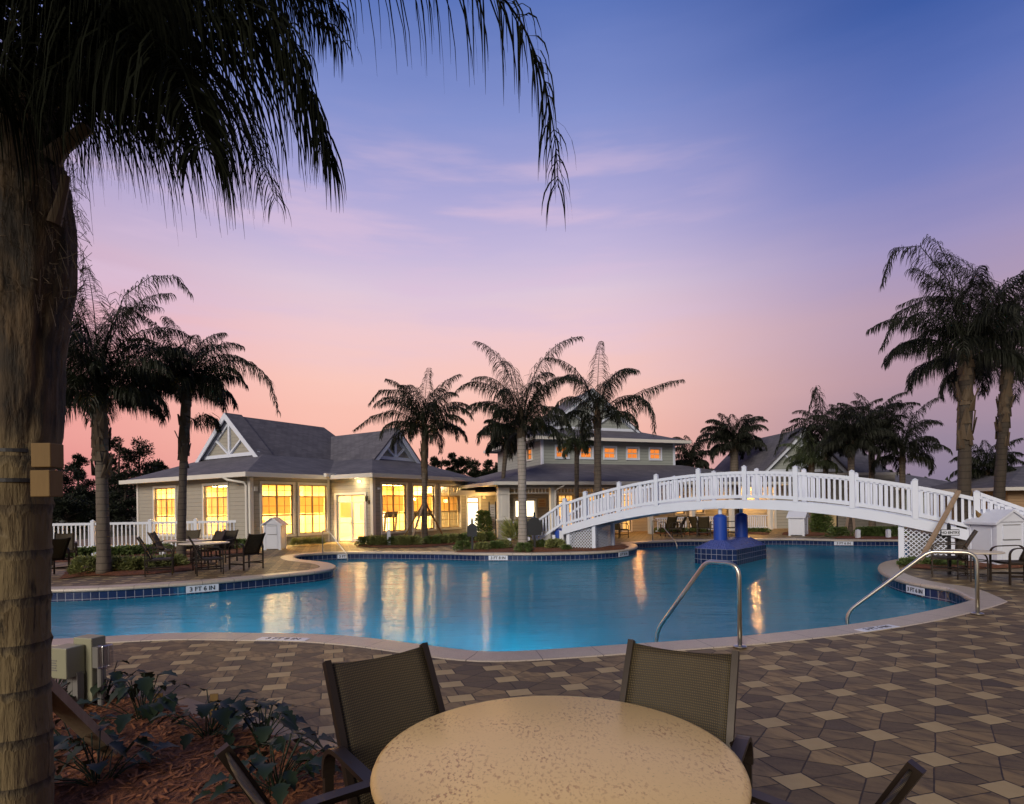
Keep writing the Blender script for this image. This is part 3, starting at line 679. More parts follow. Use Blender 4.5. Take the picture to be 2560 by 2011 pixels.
# ---- clubhouse (two storeys, centre) ---------------------------------------------------
CH = thing('clubhouse', 'two storey grey green clubhouse with small orange lit upper windows and deep porch', 'building', (6.981, 28.97, 0), math.radians(21))
cm = MB(); pF = lambda u, n, z: (-6.6 + u, 2.6 - n, z)
gl_w = [(.30, 1.42, .92, 1.80), (2.75, 3.62, .05, 2.05), (4.55, 6.0, .7, 2.05), (6.62, 7.13, .05, 2.0), (8.55, 9.0, .95, 1.9), (10.15, 10.75, .9, 2.0), (11.55, 12.1, .95, 1.9)]
wall(cm, pF, 14.6, 0, 2.62, gl_w, .2)
wall(cm, lambda u, n, z: (-6.6 - n, 2.6 + u, z), 2.4, 0, 2.62, [], .18)
wall(cm, lambda u, n, z: (8.0 + n, 2.6 + u, z), 8, 0, 2.62, [], .18)
# entry link between the two buildings
pK = lambda u, n, z: (-9.9 + u, 5.0 - n, z)
wall(cm, pK, 3.48, 0, 2.1, [(1.46, 2.42, .03, 2.0)], .18)
cm.obj('wall', M['siding_tan'], CH)
um = MB(); pU = lambda u, n, z: (-4.15 + u, 4.0 - n, z)
uw = [(.87, 1.58), (2.38, 3.09), (3.90, 4.62), (5.42, 6.14), (6.97, 7.70)]
wall(um, pU, 8.69, 3.4, 5.22, [(a, b, 4.16, 4.76) for a, b in uw], .2)
wall(um, lambda u, n, z: (-4.15 - n, 4.2 + u, z), 7.0, 3.4, 5.22, [(1.2, 1.9, 4.16, 4.76)], .2); wall(um, lambda u, n, z: (4.54 + n, 4.2 + u, z), 7.0, 3.4, 5.22, [], .2)
um.obj('upper_wall', M['siding_blue'], CH)
MB().box((-4.19, 3.965, 3.4), (-4.06, 3.998, 5.2)).box((-4.19, 3.998, 3.4), (-4.152, 4.1, 5.2)).obj('corner_board', M['white'], CH); MB().box((4.44, 3.966, 3.4), (4.58, 3.997, 5.2)).obj('corner_board', M['white'], CH)
for a, b in uw: window(CH, pU, a, b, 4.16, 4.76, (4.46,), 0, (2, 0), 'glow_orange', None, .095, M['trim'], M['white'])
window(CH, lambda u, n, z: (-4.15 - n, 4.2 + u, z), 1.2, 1.9, 4.16, 4.76, (4.46,), 0, (2, 0), 'glow_orange', None, .09)
window(CH, pF, *gl_w[0], (), 0, (1, 0), 'glow_white', None, .09)
for k in (1, 2, 3): window(CH, pF, *gl_w[k], (1.72,), 1, (2, 3), 'glow_amber', None, .08)
for k in (4, 5, 6): window(CH, pF, *gl_w[k], (1.4,), 0, (1, 6), 'glow_amber', None, .08)
w_ = window(CH, pK, 1.46, 2.42, .03, 2.0, (1.72,), 0, (1, 0), 'glow_white', None, .11, M['siding_warm'], M['trim']); w_.name = 'entry_door'
r2 = MB()
frustum(r2, (-8.5, -.55, 9.0, 13.5), 2.60, (-4.0, 3.9, 5.0, 11.0), 3.80)
frustum(r2, (-10.2, 4.45, -6.0, 9.0), 2.24, (-9.6, 6.2, -6.2, 7.2), 2.95)
frustum(r2, (-4.8, 3.38, 5.2, 12.0), 5.20, (-3.2, 5.98, 3.4, 9.4), 6.02)
gprism(r2, 6.02, 11.0, .06, 3.28, 5.92, 8.42, 'b', 1.5)
for sg in (-1, 1):
    sl = 2.5 / 3.28; P = [(.06, 5.7, 8.5), (.06, 6.6, 8.5), (.06 + sg * 3.65, 6.6, 8.5 - 3.65 * sl), (.06 + sg * 3.65, 5.7, 8.5 - 3.65 * sl)]
    r2.slab(P, (0, 0, -.10))
r2.obj('roof', M['roof'], CH)
f2 = MB(); ring(f2, (-8.55, -.6, 9.05, 13.55), 2.47, 2.62, .12); f2.box((-8.43, -.48, 2.50), (8.93, 2.6, 2.515))
ring(f2, (-4.86, 3.32, 5.26, 12.06), 5.06, 5.23, .12); f2.box((-4.74, 3.44, 5.10), (5.14, 4.0, 5.115)); f2.box((-4.74, 4.0, 5.10), (-4.16, 11.9, 5.115)); f2.box((4.55, 4.0, 5.10), (5.14, 11.9, 5.115))
f2.box((-10.0, 4.35, 2.10), (-6.7, 4.45, 2.26)); f2.box((-8.9, 4.28, 2.18), (-7.9, 4.349, 2.36)); f2.box((-10.0, 4.45, 2.101), (-6.7, 5.0, 2.115))
f2.obj('fascia', M['trim'], CH)
gable_trim(CH, lambda u, n, z: (.06 + u, 6.0 - n, z), 3.2, 6.0, 8.40, siding='siding_blue')
# porch: beam, piers, posts, frieze, railing
MB().box((-8.2, -.08, 2.36), (8.6, .12, 2.50)).obj('porch_beam', M['siding_tan'], CH)
for a in (-7.9, -5.45, -2.9, .03, 2.62, 5.2, 7.9):
    wide = .30 if a < -7 else .11
    p = MB().box((a - wide, -.12, 0), (a + wide, .16, .88)).obj('porch_pier', M['siding_tan'], CH) if a < -7 else None
    c = MB().box((a - wide * .9, -.10, .88 if a < -7 else 0), (a + wide * .9, .12, 2.36))
    if a < -7: c.box((a - .32, -.14, .86), (a + .32, .17, .93)); c.box((a - .12, -.125, 1.05), (a + .12, -.099, 1.98)); c.box((a - .30, -.13, 2.04), (a + .30, .15, 2.12))
    c.obj('porch_post', M['trim'], CH)
def frieze(a0, a1, z0, z1, y, step, name, mat, extra=0):
    m = MB(); m.box((a0, y - .03, z1 - .05), (a1, y + .03, z1)); m.box((a0, y - .03, z0), (a1, y + .03, z0 + .05)); n = int((a1 - a0) / step)
    for k in range(1, n): x = a0 + (a1 - a0) * k / n; m.box((x - .022, y - .018, z0 + .05), (x + .022, y + .018, z1 - .05))
    m.obj(name, mat, CH)
for a0, a1 in [(-7.5, -5.6), (-5.3, -3.05), (-2.75, -.12), (.16, 2.48), (2.76, 5.05)]: frieze(a0, a1, 2.08, 2.355, .02, .17, 'frieze', M['trim'])
for a0, a1 in [(-7.45, -5.7), (.35, 2.35), (2.85, 5.0), (5.35, 7.7)]: frieze(a0, a1, .10, .80, .03, .13, 'porch_railing', M['white'])
MB().tube([(-5.05, -.56, 2.5), (-5.1, -.5, 2.42), (-5.36, -.2, 2.2), (-5.36, -.18, .05)], .05, 8).obj('downspout', M['trim'], CH)
sg_ = MB().box((-5.08, 2.54, 1.42), (-4.60, 2.575, 1.88)).obj('wall_sign', M['tan_sign'], CH)
MB().box((-4.98, 2.53, 1.72), (-4.70, 2.539, 1.77)).box((-5.02, 2.53, 1.60), (-4.66, 2.539, 1.63)).box((-5.02, 2.53, 1.52), (-4.66, 2.539, 1.55)).obj('lettering', simple('faded_red_lettering', (.36, .12, .05), .6), sg_)
# ---- right house with steep gable ---------------------------------------------------------
RH = thing('gabled_house', 'grey sided house with tall trussed gable and warm lit corner behind the bridge', 'building', (14.04, 32.43, 0), math.radians(6))
hm = MB(); wall(hm, lambda u, n, z: (.95 + u, -n, z), 6.2, 0, 3.1, [(4.3, 5.0, 1.0, 2.2)], .2); wall(hm, lambda u, n, z: (-.6 + u, .9 - n, z), 1.55, 0, 3.1, [], .2); hm.box((.95, .0005, 0), (1.1, .9, 3.1)); hm.box((.95, .2, 0), (8.5, 6, 3.08)); hm.obj('wall', M['siding_tan'], RH)
MB().box((.84, -.03, 0), (.98, -.002, 3.05)).box((.82, -.002, 0), (.949, .1, 3.05)).obj('corner_board', M['trim'], RH)
window(RH, lambda u, n, z: (.95 + u, -n, z), 4.3, 5.0, 1.0, 2.2, (1.6,), 0, (2, 0), 'glass', None, .09)
hr = MB(); gprism(hr, -.05, 7.0, 2.55, 2.6, 3.15, 5.66, 'b', 0)
for sg in (-1, 1):
    sl = 2.51 / 2.6; P = [(2.55, -.45, 5.76), (2.55, .6, 5.76), (2.55 + sg * 3.0, .6, 5.76 - 3.0 * sl), (2.55 + sg * 3.0, -.45, 5.76 - 3.0 * sl)]; hr.slab(P, (0, 0, -.1))
gprism(hr, 4.4, 8.75, 3.6, 2.9, 3.12, 5.0, 'a', 0)
hr.obj('roof', M['roof'], RH)
gable_trim(RH, lambda u, n, z: (2.55 + u, -.06 - n, z), 2.5, 3.2, 5.58, siding='siding_blue')
MB().box((-1.0, -.5, 2.98), (8.4, -.38, 3.12)).obj('fascia', M['trim'], RH)
ls = MB().box((-.05, .80, 2.0), (.07, .86, 2.2)).lathe([(.03, 2.02), (.06, 2.06), (.05, 2.2), (.01, 2.24)], 8, (.01, .72)).obj('wall_lamp', M['glow_amber'], RH)
pl = bpy.data.lights.new('wall_lamp_light', 'POINT'); pl.energy = 190; pl.color = (1, .5, .13); pl.shadow_soft_size = .08
po = bpy.data.objects.new('wall_lamp_light', pl); COL.objects.link(po); po.parent = RH; po.location = (-.2, .35, 2.15)
# porch ceiling lamp of the clubhouse (its floor and wall glow orange)
cl = MB().lathe([(.12, 2.44), (.13, 2.47), (.12, 2.498)], 16, (.25, 1.4)).obj('porch_lamp', M['glow_amber'], CH)
pl = bpy.data.lights.new('porch_lamp_light', 'POINT'); pl.energy = 150; pl.color = (1, .46, .12); pl.shadow_soft_size = .12
po = bpy.data.objects.new('porch_lamp_light', pl); COL.objects.link(po); po.parent = CH; po.location = (.25, 1.4, 2.36)
pl = bpy.data.lights.new('entry_lamp_light', 'POINT'); pl.energy = 60; pl.color = (1, .55, .16); pl.shadow_soft_size = .12
po = bpy.data.objects.new('entry_lamp_light', pl); COL.objects.link(po); po.parent = CH; po.location = (-7.5, 4.0, 1.85)
MB().lathe([(.08, 1.92), (.09, 1.96), (.02, 2.08)], 12, (-7.5, 4.0)).obj('entry_lamp', M['glow_amber'], CH)
# ---- low long building and cabana at the right ------------------------------------------------
a = AT(2192, 1250, 37); LB = thing('low_building', 'long low dark roofed building behind right end of the bridge', 'building', (a.x, a.y, 0), math.radians(3))
MB().box((0, 0, 0), (6.4, 6, 2.3)).obj('wall', M['siding_blue'], LB)
m = MB(); frustum(m, (-.5, -.5, 6.7, 6.5), 2.28, (2.3, 2.4, 3.4, 3.6), 3.36); m.obj('roof', M['roof'], LB)
m = MB(); ring(m, (-.55, -.55, 6.75, 6.55), 2.16, 2.30, .1); m.obj('fascia', M['trim'], LB)
a = AT(2519, 1250, 24); CB = thing('cabana', 'low cabana with warm brown lap siding at far right edge', 'building', (a.x, a.y, 0), math.radians(-4))
MB().box((0, 0, 0), (6, 5, 1.98)).obj('wall', M['siding_warm'], CB)
m = MB(); frustum(m, (-.5, -.5, 6.5, 5.5), 1.98, (2.4, 2.2, 3.6, 2.8), 3.0); m.obj('roof', M['roof'], CB)
m = MB(); ring(m, (-.55, -.55, 6.55, 5.55), 1.86, 2.0, .1); m.obj('fascia', M['trim'], CB)

# ================================================================== BRIDGE
BR = thing('footbridge', 'white arched footbridge with picket railings crossing the pool', 'bridge', (2.695, 19.143, 0), math.atan2(-.55962, .82875))
def arcz(t): return -.0275 * (t - 4.42) ** 2
BW = 1.85; T0, T1 = -1.18, 10.15
def arch(mb, t0, t1, y0, y1, zb, zt, n=44):
    vs = []; fs = []
    for i in range(n + 1):
        t = t0 + (t1 - t0) * i / n; a = arcz(t); vs += [(t, y0, zb + a), (t, y1, zb + a), (t, y1, zt + a), (t, y0, zt + a)]
    for i in range(n):
        for k in range(4): fs.append((4 * i + k, 4 * i + (k + 1) % 4, 4 * i + 4 + (k + 1) % 4, 4 * i + 4 + k))
    fs += [(0, 3, 2, 1), (4 * n, 4 * n + 1, 4 * n + 2, 4 * n + 3)]; mb.add(vs, fs)
for y0 in (0.0, BW - .1): m = MB(); arch(m, T0, T1, y0, y0 + .1, 1.36, 1.62); m.obj('stringer', M['white'], BR)
m = MB(); arch(m, T0, T1, .1005, BW - .1005, 1.50, 1.55); m.obj('deck', M['plastic_white'], BR)
pb = MB(); pb.cbox((3.95, -.008, 1.49), (.62, .016, .22)); 
for k in range(4):
    for z in (1.44, 1.53): pb.cbox((3.76 + k * .13, -.02, z), (.03, .02, .03))
pb.obj('splice_plate', M['white'], BR)
posts = [-1.08, -.29, .94, 2.19, 3.50, 4.81, 6.14, 7.48, 8.83, 10.02]
def post(t, y, zb, zt, w=.125):
    m = MB(); m.cbox((t, y, (zb + zt) / 2), (w, w, zt - zb)); k = w / 2 + .012
    m.add([(t - k, y - k, zt), (t + k, y - k, zt), (t + k, y + k, zt), (t - k, y + k, zt), (t, y, zt + .05)], [(0, 1, 4), (1, 2, 4), (2, 3, 4), (3, 0, 4), (3, 2, 1, 0)])
    m.obj('post', M['white'], BR, bevel=.006)
def panel(t0, t1, y, f0, f1, n=None, top=(.84, .75), bot=(.16, .07), w=.054):
    """picket panel between t0 and t1; f gives the height its bottom hangs at"""
    m = MB(); fz = lambda t: f0 + (f1 - f0) * (t - t0) / (t1 - t0) if f0 is not None else 1.60 + arcz(t)
    k = 6
    for i in range(k):
        a, b = t0 + (t1 - t0) * i / k, t0 + (t1 - t0) * (i + 1) / k; za, zb = fz(a), fz(b)
        for hi, lo, wd in ((top[0], top[1], .05), (bot[0], bot[1], .045)):
            m.add([(a, y - wd, za + lo), (b, y - wd, zb + lo), (b, y + wd, zb + lo), (a, y + wd, za + lo), (a, y - wd, za + hi), (b, y - wd, zb + hi), (b, y + wd, zb + hi), (a, y + wd, za + hi)],
                  [(0, 3, 2, 1), (4, 5, 6, 7), (0, 1, 5, 4), (2, 3, 7, 6)] + ([(0, 4, 7, 3)] if i == 0 else []) + ([(1, 2, 6, 5)] if i == k - 1 else []))
    n = n or max(3, round((t1 - t0) / .128))
    for i in range(n):
        t = t0 + (t1 - t0) * (i + .5) / n; z = fz(t); m.box((t - w / 2, y - .018, z + bot[0] - .01), (t + w / 2, y + .018, z + top[1] + .01))
    m.obj('rail_panel', M['white'], BR)
for y in (.05, BW - .05):
    for i, t in enumerate(posts):
        a = arcz(t); post(t, y, (1.60 + a) if 0 < i < 9 else max(.55, 1.30 + a), 2.57 + a)
    for a, b in zip(posts[:-1], posts[1:]): panel(a + .065, b - .065, y, None, None)
    post(-2.35, y, 0, 1.10); panel(-2.28, -1.15, y, .12, .80)
    post(11.75, y, 0, 1.06); panel(10.09, 11.68, y, .86, .10)
for k in range(4): MB().box((-1.20 - (k + 1) * .30, .14, 0), (-1.202 - k * .30, BW - .14, .64 - k * .16)).obj('step', M['plastic_white'], BR)
for k in range(4): MB().box((10.16 + k * .36, .14, 0), (10.518 + k * .36, BW - .14, .60 - k * .15)).obj('step', M['plastic_white'], BR)
def lattice(t0, y0, t1, y1, zt0, zt1, z0=.02, name='lattice_panel'):
    """diagonal lattice between two plan points, top height from zt0 to zt1, with corner posts"""
    p0, p1 = Vector((t0, y0)), Vector((t1, y1)); L = (p1 - p0).length; d = (p1 - p0) / L; nv = Vector((-d.y, d.x))
    mp = lambda u, n, z: ((p0 + d * u + nv * n).x, (p0 + d * u + nv * n).y, z)
    m = MB(mp); zt = lambda u: zt0 + (zt1 - zt0) * u / L; ww = .0185; st_ = .108
    for layer, sg in ((-.006, 1), (.006, -1)):
        k = -int(1.6 / st_)
        while k * st_ < L + 1.6:
            c = k * st_; seg = []
            for i in range(61):
                z = z0 + i * (max(zt0, zt1) - z0) / 60; u = c + sg * (z - z0)
                if .0 <= u <= L and z <= zt(u): seg.append((u, z))
            if len(seg) > 1 and (seg[-1][1] - seg[0][1]) > .02:
                (ua, za), (ub, zb) = seg[0], seg[-1]; h = ww * .72
                m.add([(ua - h, layer - .005, za), (ua + h, layer - .005, za), (ub + h, layer - .005, zb), (ub - h, layer - .005, zb), (ua - h, layer + .005, za), (ua + h, layer + .005, za), (ub + h, layer + .005, zb), (ub - h, layer + .005, zb)],
                      [(0, 1, 2, 3), (7, 6, 5, 4), (0, 4, 5, 1), (1, 5, 6, 2), (2, 6, 7, 3), (3, 7, 4, 0)])
            k += 1
    o = m.obj(name, M['white'], BR)
    fr = MB(mp); fr.box((-.05, -.05, 0), (.07, .05, zt0 + .05)); fr.box((L - .07, -.049, 0), (L + .05, .051, zt1 + .05)); fr.box((.07, -.03, 0), (L - .07, .03, .05)); fr.obj('lattice_frame', M['white'], o)
lattice(-1.0, .12, 0.0, .12, .58, .82); lattice(0.0, .14, 0.0, 1.62, .82, .82)
lattice(8.52, .12, 9.55, .12, .86, .60); lattice(8.52, .14, 8.52, 1.62, .86, .86)
MB().box((-.86, .34, 0), (-.16, 1.5, .60)).obj('lattice_shade_box', M['conduit'], BR); MB().box((8.70, .34, 0), (9.5, 1.5, .62)).obj('lattice_shade_box', M['conduit'], BR)  # dark boxes added behind the lattice as the shade in its gaps
for t in (-1.45, 9.95):
    c = MB(); c.lathe([(.12, .02), (.16, .05), (.165, .62), (.15, .68), (.06, .71)], 20, (t, .28)); c.obj('padded_column', M['blue_pad'], BR, smooth=False)
    MB().tube([(t, .28, .70), (t, .28, 1.0)], .05).obj('column_pole', M['white'], BR)
MB().box((-1.95, .02, 0), (-1.65, .55, .62)).obj('concrete_block', M['concrete'], BR)
# tiled pier in the water with two padded columns
c0 = Vector((6.16, 16.95)); c1 = Vector((7.29, 18.21)); dv = (c1 - c0).normalized()
TP = thing('tiled_pier', 'blue tiled pier standing in the water carrying two royal blue padded columns', 'bridge pier', (c0.x, c0.y, 0), math.atan2(dv.y, dv.x))
Lc = (c1 - c0).length; hw = .62; x0, x1 = -.55, Lc + .62; ch = .22
outl = [(x0, -hw + ch), (x0 + ch * .7, -hw), (x1 - ch, -hw), (x1, -hw + ch), (x1, hw - ch), (x1 - ch, hw), (x0 + ch * .7, hw), (x0, hw - ch)]
def tiled(name, rings, mat, parent):
    me = bpy.data.meshes.new(name); vs = []; fs = []; uv = []; n = len(rings[0][0]); cum = [0]
    for i in range(n): a, b = Vector(rings[0][0][i]), Vector(rings[0][0][(i + 1) % n]); cum.append(cum[-1] + (b - a).length)
    for pl_, z in rings: vs += [(x, y, z) for x, y in pl_]
    for r_ in range(len(rings) - 1):
        h = (Vector((*rings[r_ + 1][0][0], rings[r_ + 1][1])) - Vector((*rings[r_][0][0], rings[r_][1]))).length
        for i in range(n):
            j = (i + 1) % n; fs.append((r_ * n + i, r_ * n + j, (r_ + 1) * n + j, (r_ + 1) * n + i)); uv += [(cum[i], 0), (cum[i + 1], 0), (cum[i + 1], h), (cum[i], h)]
    fs.append(tuple((len(rings) - 1) * n + i for i in range(n))); uv += [rings[-1][0][i] for i in range(n)]
    me.from_pydata(vs, [], fs); l = me.uv_layers.new(name='UVMap')
    for i_, q in enumerate(uv): l.data[i_].uv = q
    me.materials.append(mat); o = bpy.data.objects.new(name, me); COL.objects.link(o); o.parent = parent; return o
tiled('base', [(outl, -1.2 + .005), (outl, .20)], M['pool_tile'], TP)
tiled('sloped_top', [(outl, .2005), ([(-.2, -.2), (-.16, -.22), (Lc + .16, -.22), (Lc + .2, -.2), (Lc + .2, .2), (Lc + .16, .22), (-.16, .22), (-.2, .2)], .44)], M['mosaic'], TP)
for x in (0, Lc):
    MB().lathe([(.185, .40), (.19, .44), (.19, 1.12), (.15, 1.165), (.06, 1.2)], 28, (x, 0)).obj('padded_column', M['blue_pad'], TP)
    MB().tube([(x, 0, 1.18), (x, 0, 1.52)], .055, 12).obj('column_pole', M['white'], TP)
# ================================================================== FURNITURE
def arcpts(a, b, c, n=6):                              # quadratic bend a -> c with corner b
    a, b, c = Vector(a), Vector(b), Vector(c)
    return [a * (1 - t) ** 2 + b * (2 * t * (1 - t)) + c * t * t for t in [i / n for i in range(n + 1)]]
def make_chair(name, label, group, loc, rz):
    r = thing(name, label, 'chair', loc, rz, group); mt = M['bronze']
    # sling backrest: gently concave sheet between two posts
    V = []; F = []; nx, nz = 10, 12
    def bp(z): return -.17 - .27 * max(0, (z - .38) / .55) ** 1.15        # y of the back at height z
    for i in range(nx + 1):
        for k in range(nz + 1):
            x = -.215 + .43 * i / nx; z = .40 + .52 * k / nz - (.018 * (1 - (2 * i / nx - 1) ** 2) if k == nz else 0)
            V.append((x, bp(z) - .022 * (1 - (2 * i / nx - 1) ** 2), z))
    n1 = nz + 1
    for i in range(nx):
        for k in range(nz): F.append((i * n1 + k, (i + 1) * n1 + k, (i + 1) * n1 + k + 1, i * n1 + k + 1))
    b = MB(); b.add(V, F); b = b.obj('backrest', M['sling'], r, smooth=True, norm=False)
    sm = b.modifiers.new('s', 'SOLIDIFY'); sm.thickness = .008
    for sg in (-1, 1):
        p = MB(); p.sweep([(sg * .225, bp(.36 + .57 * i / 9), .36 + .57 * i / 9) for i in range(10)], .026, .036, (1, 0, 0)); p.obj('back_post', mt, r)
    V = []; F = []
    for i in range(nx + 1):
        for k in range(7):
            x = -.225 + .45 * i / nx; y = -.17 + .45 * k / 6
            V.append((x, y, .405 - .025 * (1 - (2 * i / nx - 1) ** 2) - .012 * math.sin(PI * k / 6) - (.02 if k == 6 else 0)))
    for i in range(nx):
        for k in range(6): F.append((i * 7 + k, (i + 1) * 7 + k, (i + 1) * 7 + k + 1, i * 7 + k + 1))
    s = MB(); s.add(V, F); s = s.obj('seat', M['sling'], r, smooth=True, norm=False)
    sm = s.modifiers.new('s', 'SOLIDIFY'); sm.thickness = .01
    for sg in (-1, 1):
        x = sg * .285
        MB().bar((x, .27, 0), (x, .27, .52), .034, .026, (0, 1, 0)).obj('leg', mt, r)
        MB().bar((x, -.28, 0), (x, -.28, .54), .034, .026, (0, 1, 0)).obj('leg', mt, r)
        MB().sweep(arcpts((x, -.28, .54), (x, -.285, .668), (x, -.16, .668), 8) + [(x, .0, .662)] + arcpts((x, .13, .655), (x, .265, .65), (x, .27, .52), 8), .046, .018, (1, 0, 0)).obj('armrest', mt, r)
        MB().bar((x * .80, bp(.60), .60), (x, -.20, .662), .02, .02).obj('arm_bracket', mt, r)
        MB().bar((x, -.265, .15), (x, .255, .15), .022, .036).obj('stretcher', mt, r)
        MB().bar((x, -.265, .375), (x, .255, .375), .024, .036).obj('seat_rail', mt, r)
    for y_, z_ in ((-.28, .20), (.272, .385), (-.2, .385)): MB().bar((-.26, y_, z_), (.26, y_, z_), .022, .032).obj('cross_bar', mt, r)
    return r
def make_table(name, label, loc, r_, h, group, mat, legs=4, edge=.035):
    t = thing(name, label, 'table', (loc[0], loc[1], 0), 0, group)
    e = edge; MB().lathe([(.001, h - e), (r_ - .05, h - e), (r_ - .012, h - e * .85), (r_, h - e * .5), (r_ - .006, h - e * .18), (r_ - .022, h - .001), (.001, h)], 72).obj('tabletop', mat, t, smooth=True).modifiers.new('e', 'EDGE_SPLIT').split_angle = math.radians(50)
    for k in range(legs):
        a = PI / 4 + 2 * PI * k / legs; c, s = math.cos(a), math.sin(a)
        MB().sweep([(c * .28, s * .28, 0), (c * .28, s * .28, h * .6)] + arcpts((c * .28, s * .28, h * .62), (c * .28, s * .28, h - e - .02), (c * .16, s * .16, h - e - .012)), .03, .03, (-s, c, 0)).obj('leg', M['bronze'], t)
    m = MB()
    for z in (.14, .32, .50):
        m.tube([(.28 * math.cos(2 * PI * i / 24), .28 * math.sin(2 * PI * i / 24), h * z / .72) for i in range(25)], .012, 6, False)
    m.obj('ring_brace', M['bronze'], t)
    return t
TB = (.133, 1.885)
make_table('patio_table', 'large round speckled tan table in the foreground', TB, .595, .74, 'round tables on the deck', M['table'], edge=.042)
def face(p, q): return math.atan2(-(q[0] - p[0]), q[1] - p[1])
# a chair stands so that its backrest top sits over the given point
def by_back(ch, pt, rz):
    c, s = math.cos(rz), math.sin(rz); ch.location = (pt[0] - (-s) * (-.44), pt[1] - c * (-.44), 0); ch.rotation_euler = (0, 0, rz)
GF = 'sling chairs round the foreground table'
ch0 = make_chair('sling_chair', 'brown woven sling chair behind foreground table, left of the two, olive lit back', GF, (0, 0, 0), 0)
pL, pR = AT(817, 1667, 2.34), AT(1058, 1622, 2.62); mid = (pL + pR) / 2; by_back(ch0, mid, math.atan2(-(pR - pL).y, -(pR - pL).x))
def chair_at(p0, p1, label, group):
    c = copy_tree(ch0); c['label'] = label; c['group'] = group; m_ = (p0 + p1) / 2; by_back(c, m_, math.atan2(-(p1 - p0).y, -(p1 - p0).x)); return c
ZT = .925
chair_at(G(1583, 1604.7, ZT), G(1835.6, 1632.4, ZT), 'dark woven sling chair behind foreground table, nearest the steel handrail', GF)
a = G(553, 1876, ZT); b = a + Vector((.30, -.345, 0)); chair_at(b, a, 'sling chair at left of foreground table, only its curled arm and back edge showing', GF)
b = G(2293, 1921, ZT); a = b + Vector((-.36, -.27, 0)); chair_at(b, a, 'sling chair at bottom right corner showing only the top of its back', GF)
# the left terrace
GL = 'sling chairs on the left terrace'
T1 = make_table('patio_table', 'white topped round table in front of the tan pavilion, nearer of two', G(512, 1424)[:2], .60, .70, 'round tables on the deck', M['table_white'])
T2 = clone(T1, (*G(470, 1412)[:2], 0), 0, 'white topped round table half hidden by palm trunk near white fence')
def ch(px, py, deg, label, group=GL):
    p = G(px, py); return clone(ch0, (p.x, p.y, 0), math.radians(deg), label, group)
ch(400, 1437.5, -62, 'tan sling chair beside yellow green shrubs, facing the white topped table')
ch(524, 1436, -58, 'sling chair with warm lit tan seat tucked in front of white topped table')
ch(616, 1423, 62, 'dark backed sling chair standing apart in front of white bin house on left')
ch(520, 1408, 150, 'low backed dark sling chair behind the white topped tables')
ch(556, 1405, 172, 'dark sling chair with upright back beside picket fence and shrubs')
ch(420, 1409, -78, 'tan sling chair seen from its side by the white bollard near fence')
ch(470, 1401, 190, 'sling chair nearly hidden behind the second palm trunk')
ch(122, 1440, 70, 'tan sling chair emerging from behind the big foreground trunk')
ch(160, 1414, 215, 'golden lit sling chair behind another chair by the picket fence')
# the right terrace
T3 = clone(T1, (*G(2432, 1452)[:2], 0), 0, 'small round table beside steel handrail and white bin house on right', 'round tables on the deck', .80)
GR = 'sling chairs on the right terrace'
ch(2372, 1441, 55, 'sling chair in front of leaning palm brace, behind small round table', GR)
ch(2543, 1458, 78, 'sling chair at far right edge facing the small round table', GR)
# far patio in front of the clubhouse
GP = 'sling chairs on the far patio'
for k, (px, py) in enumerate([(1688, 1338), (1782, 1338)]): clone(T1, (*G(px, py)[:2], 0), 0, ['round table under the bridge in front of porch railing', 'round table beside blue padded column on far patio'][k], 'round tables on the deck')
ch(1672, 1341, 10, 'brown sling chair on far patio beside thin steel rail', GP)
ch(1692, 1343, 60, 'sling chair right of table under the bridge', GP)
ch(1760, 1342, -20, 'tan backed sling chair left of near blue column on far patio', GP)
ch(1747, 1340, -60, 'sling chair seen from side at left of patio pair', GP)
ch(1828, 1340, 70, 'dark sling chair between the two blue padded columns', GP)
ch(1549, 1345, -60, 'sling chair beside lattice panel under bridge', GP)
ch(1322, 1352, -40, 'dark sling chair behind black signboard at porch', GP)
ch(1348, 1352, 30, 'dark sling chair right of black signboard by bridge stairs', GP)

# handrails -----------------------------------------------------------------
def handrail(name, label, base, end, h, flat, zend, r=.024, close=1.0, grp='steel pool handrails'):
    b = Vector(base[:2]); e_ = Vector(end[:2]); d = e_ - b; L = d.length; d /= L
    t = thing(name, label, 'handrail', (b.x, b.y, 0), math.atan2(d.y, d.x), grp)
    R = .11
    pts = [(0, 0, 0), (0, 0, h - .16)] + [tuple(p) for p in arcpts((0, 0, h - .15), (0, 0, h), (.15, 0, h), 8)]
    fx = flat * L; sl = Vector((L - fx, 0, zend - h)).normalized()
    pts += [tuple(p) for p in arcpts((fx - .09, 0, h), (fx, 0, h), (fx + sl.x * .09, 0, h + sl.z * .09), 8)]
    q = Vector((L, 0, zend)); pts += [tuple(p) for p in arcpts(q - sl * .12, q, q + Vector((.01, 0, -.12)), 6)]; pts += [(L + .01, 0, zend - .55)]
    MB().tube(pts, r, 14).obj('rail', M['steel'], t, smooth=True)
    MB().lathe([(.07, .012), (.07, .022), (.045, .032), (.027, .034)], 24).obj('escutcheon', M['steel'], t, smooth=False)
    return t
handrail('handrail', 'brushed steel grab rail nearest the camera, behind dark sling chair', G(1850, 1620), AT(1643, 1584, 7.0), .895, .36, .0)
handrail('handrail', 'long brushed steel grab rail at right pool corner', G(2444, 1537), (4.90, 8.38), .83, .35, -.07)
handrail('handrail', 'thin steel grab rail at pool edge before the lit pavilion door', G(806.7, 1383), G(868, 1391, -.1), .80, .22, -.05, .02)
handrail('handrail', 'steel grab rail on far patio under the bridge arch', G(1631.5, 1352), G(1692, 1363, -.1), .85, .24, -.05, .022)
handrail('handrail', 'steel grab rail mostly hidden behind near blue padded column', G(1800, 1349.5), G(1826, 1352.5, -.1), .80, .24, -.05, .022)

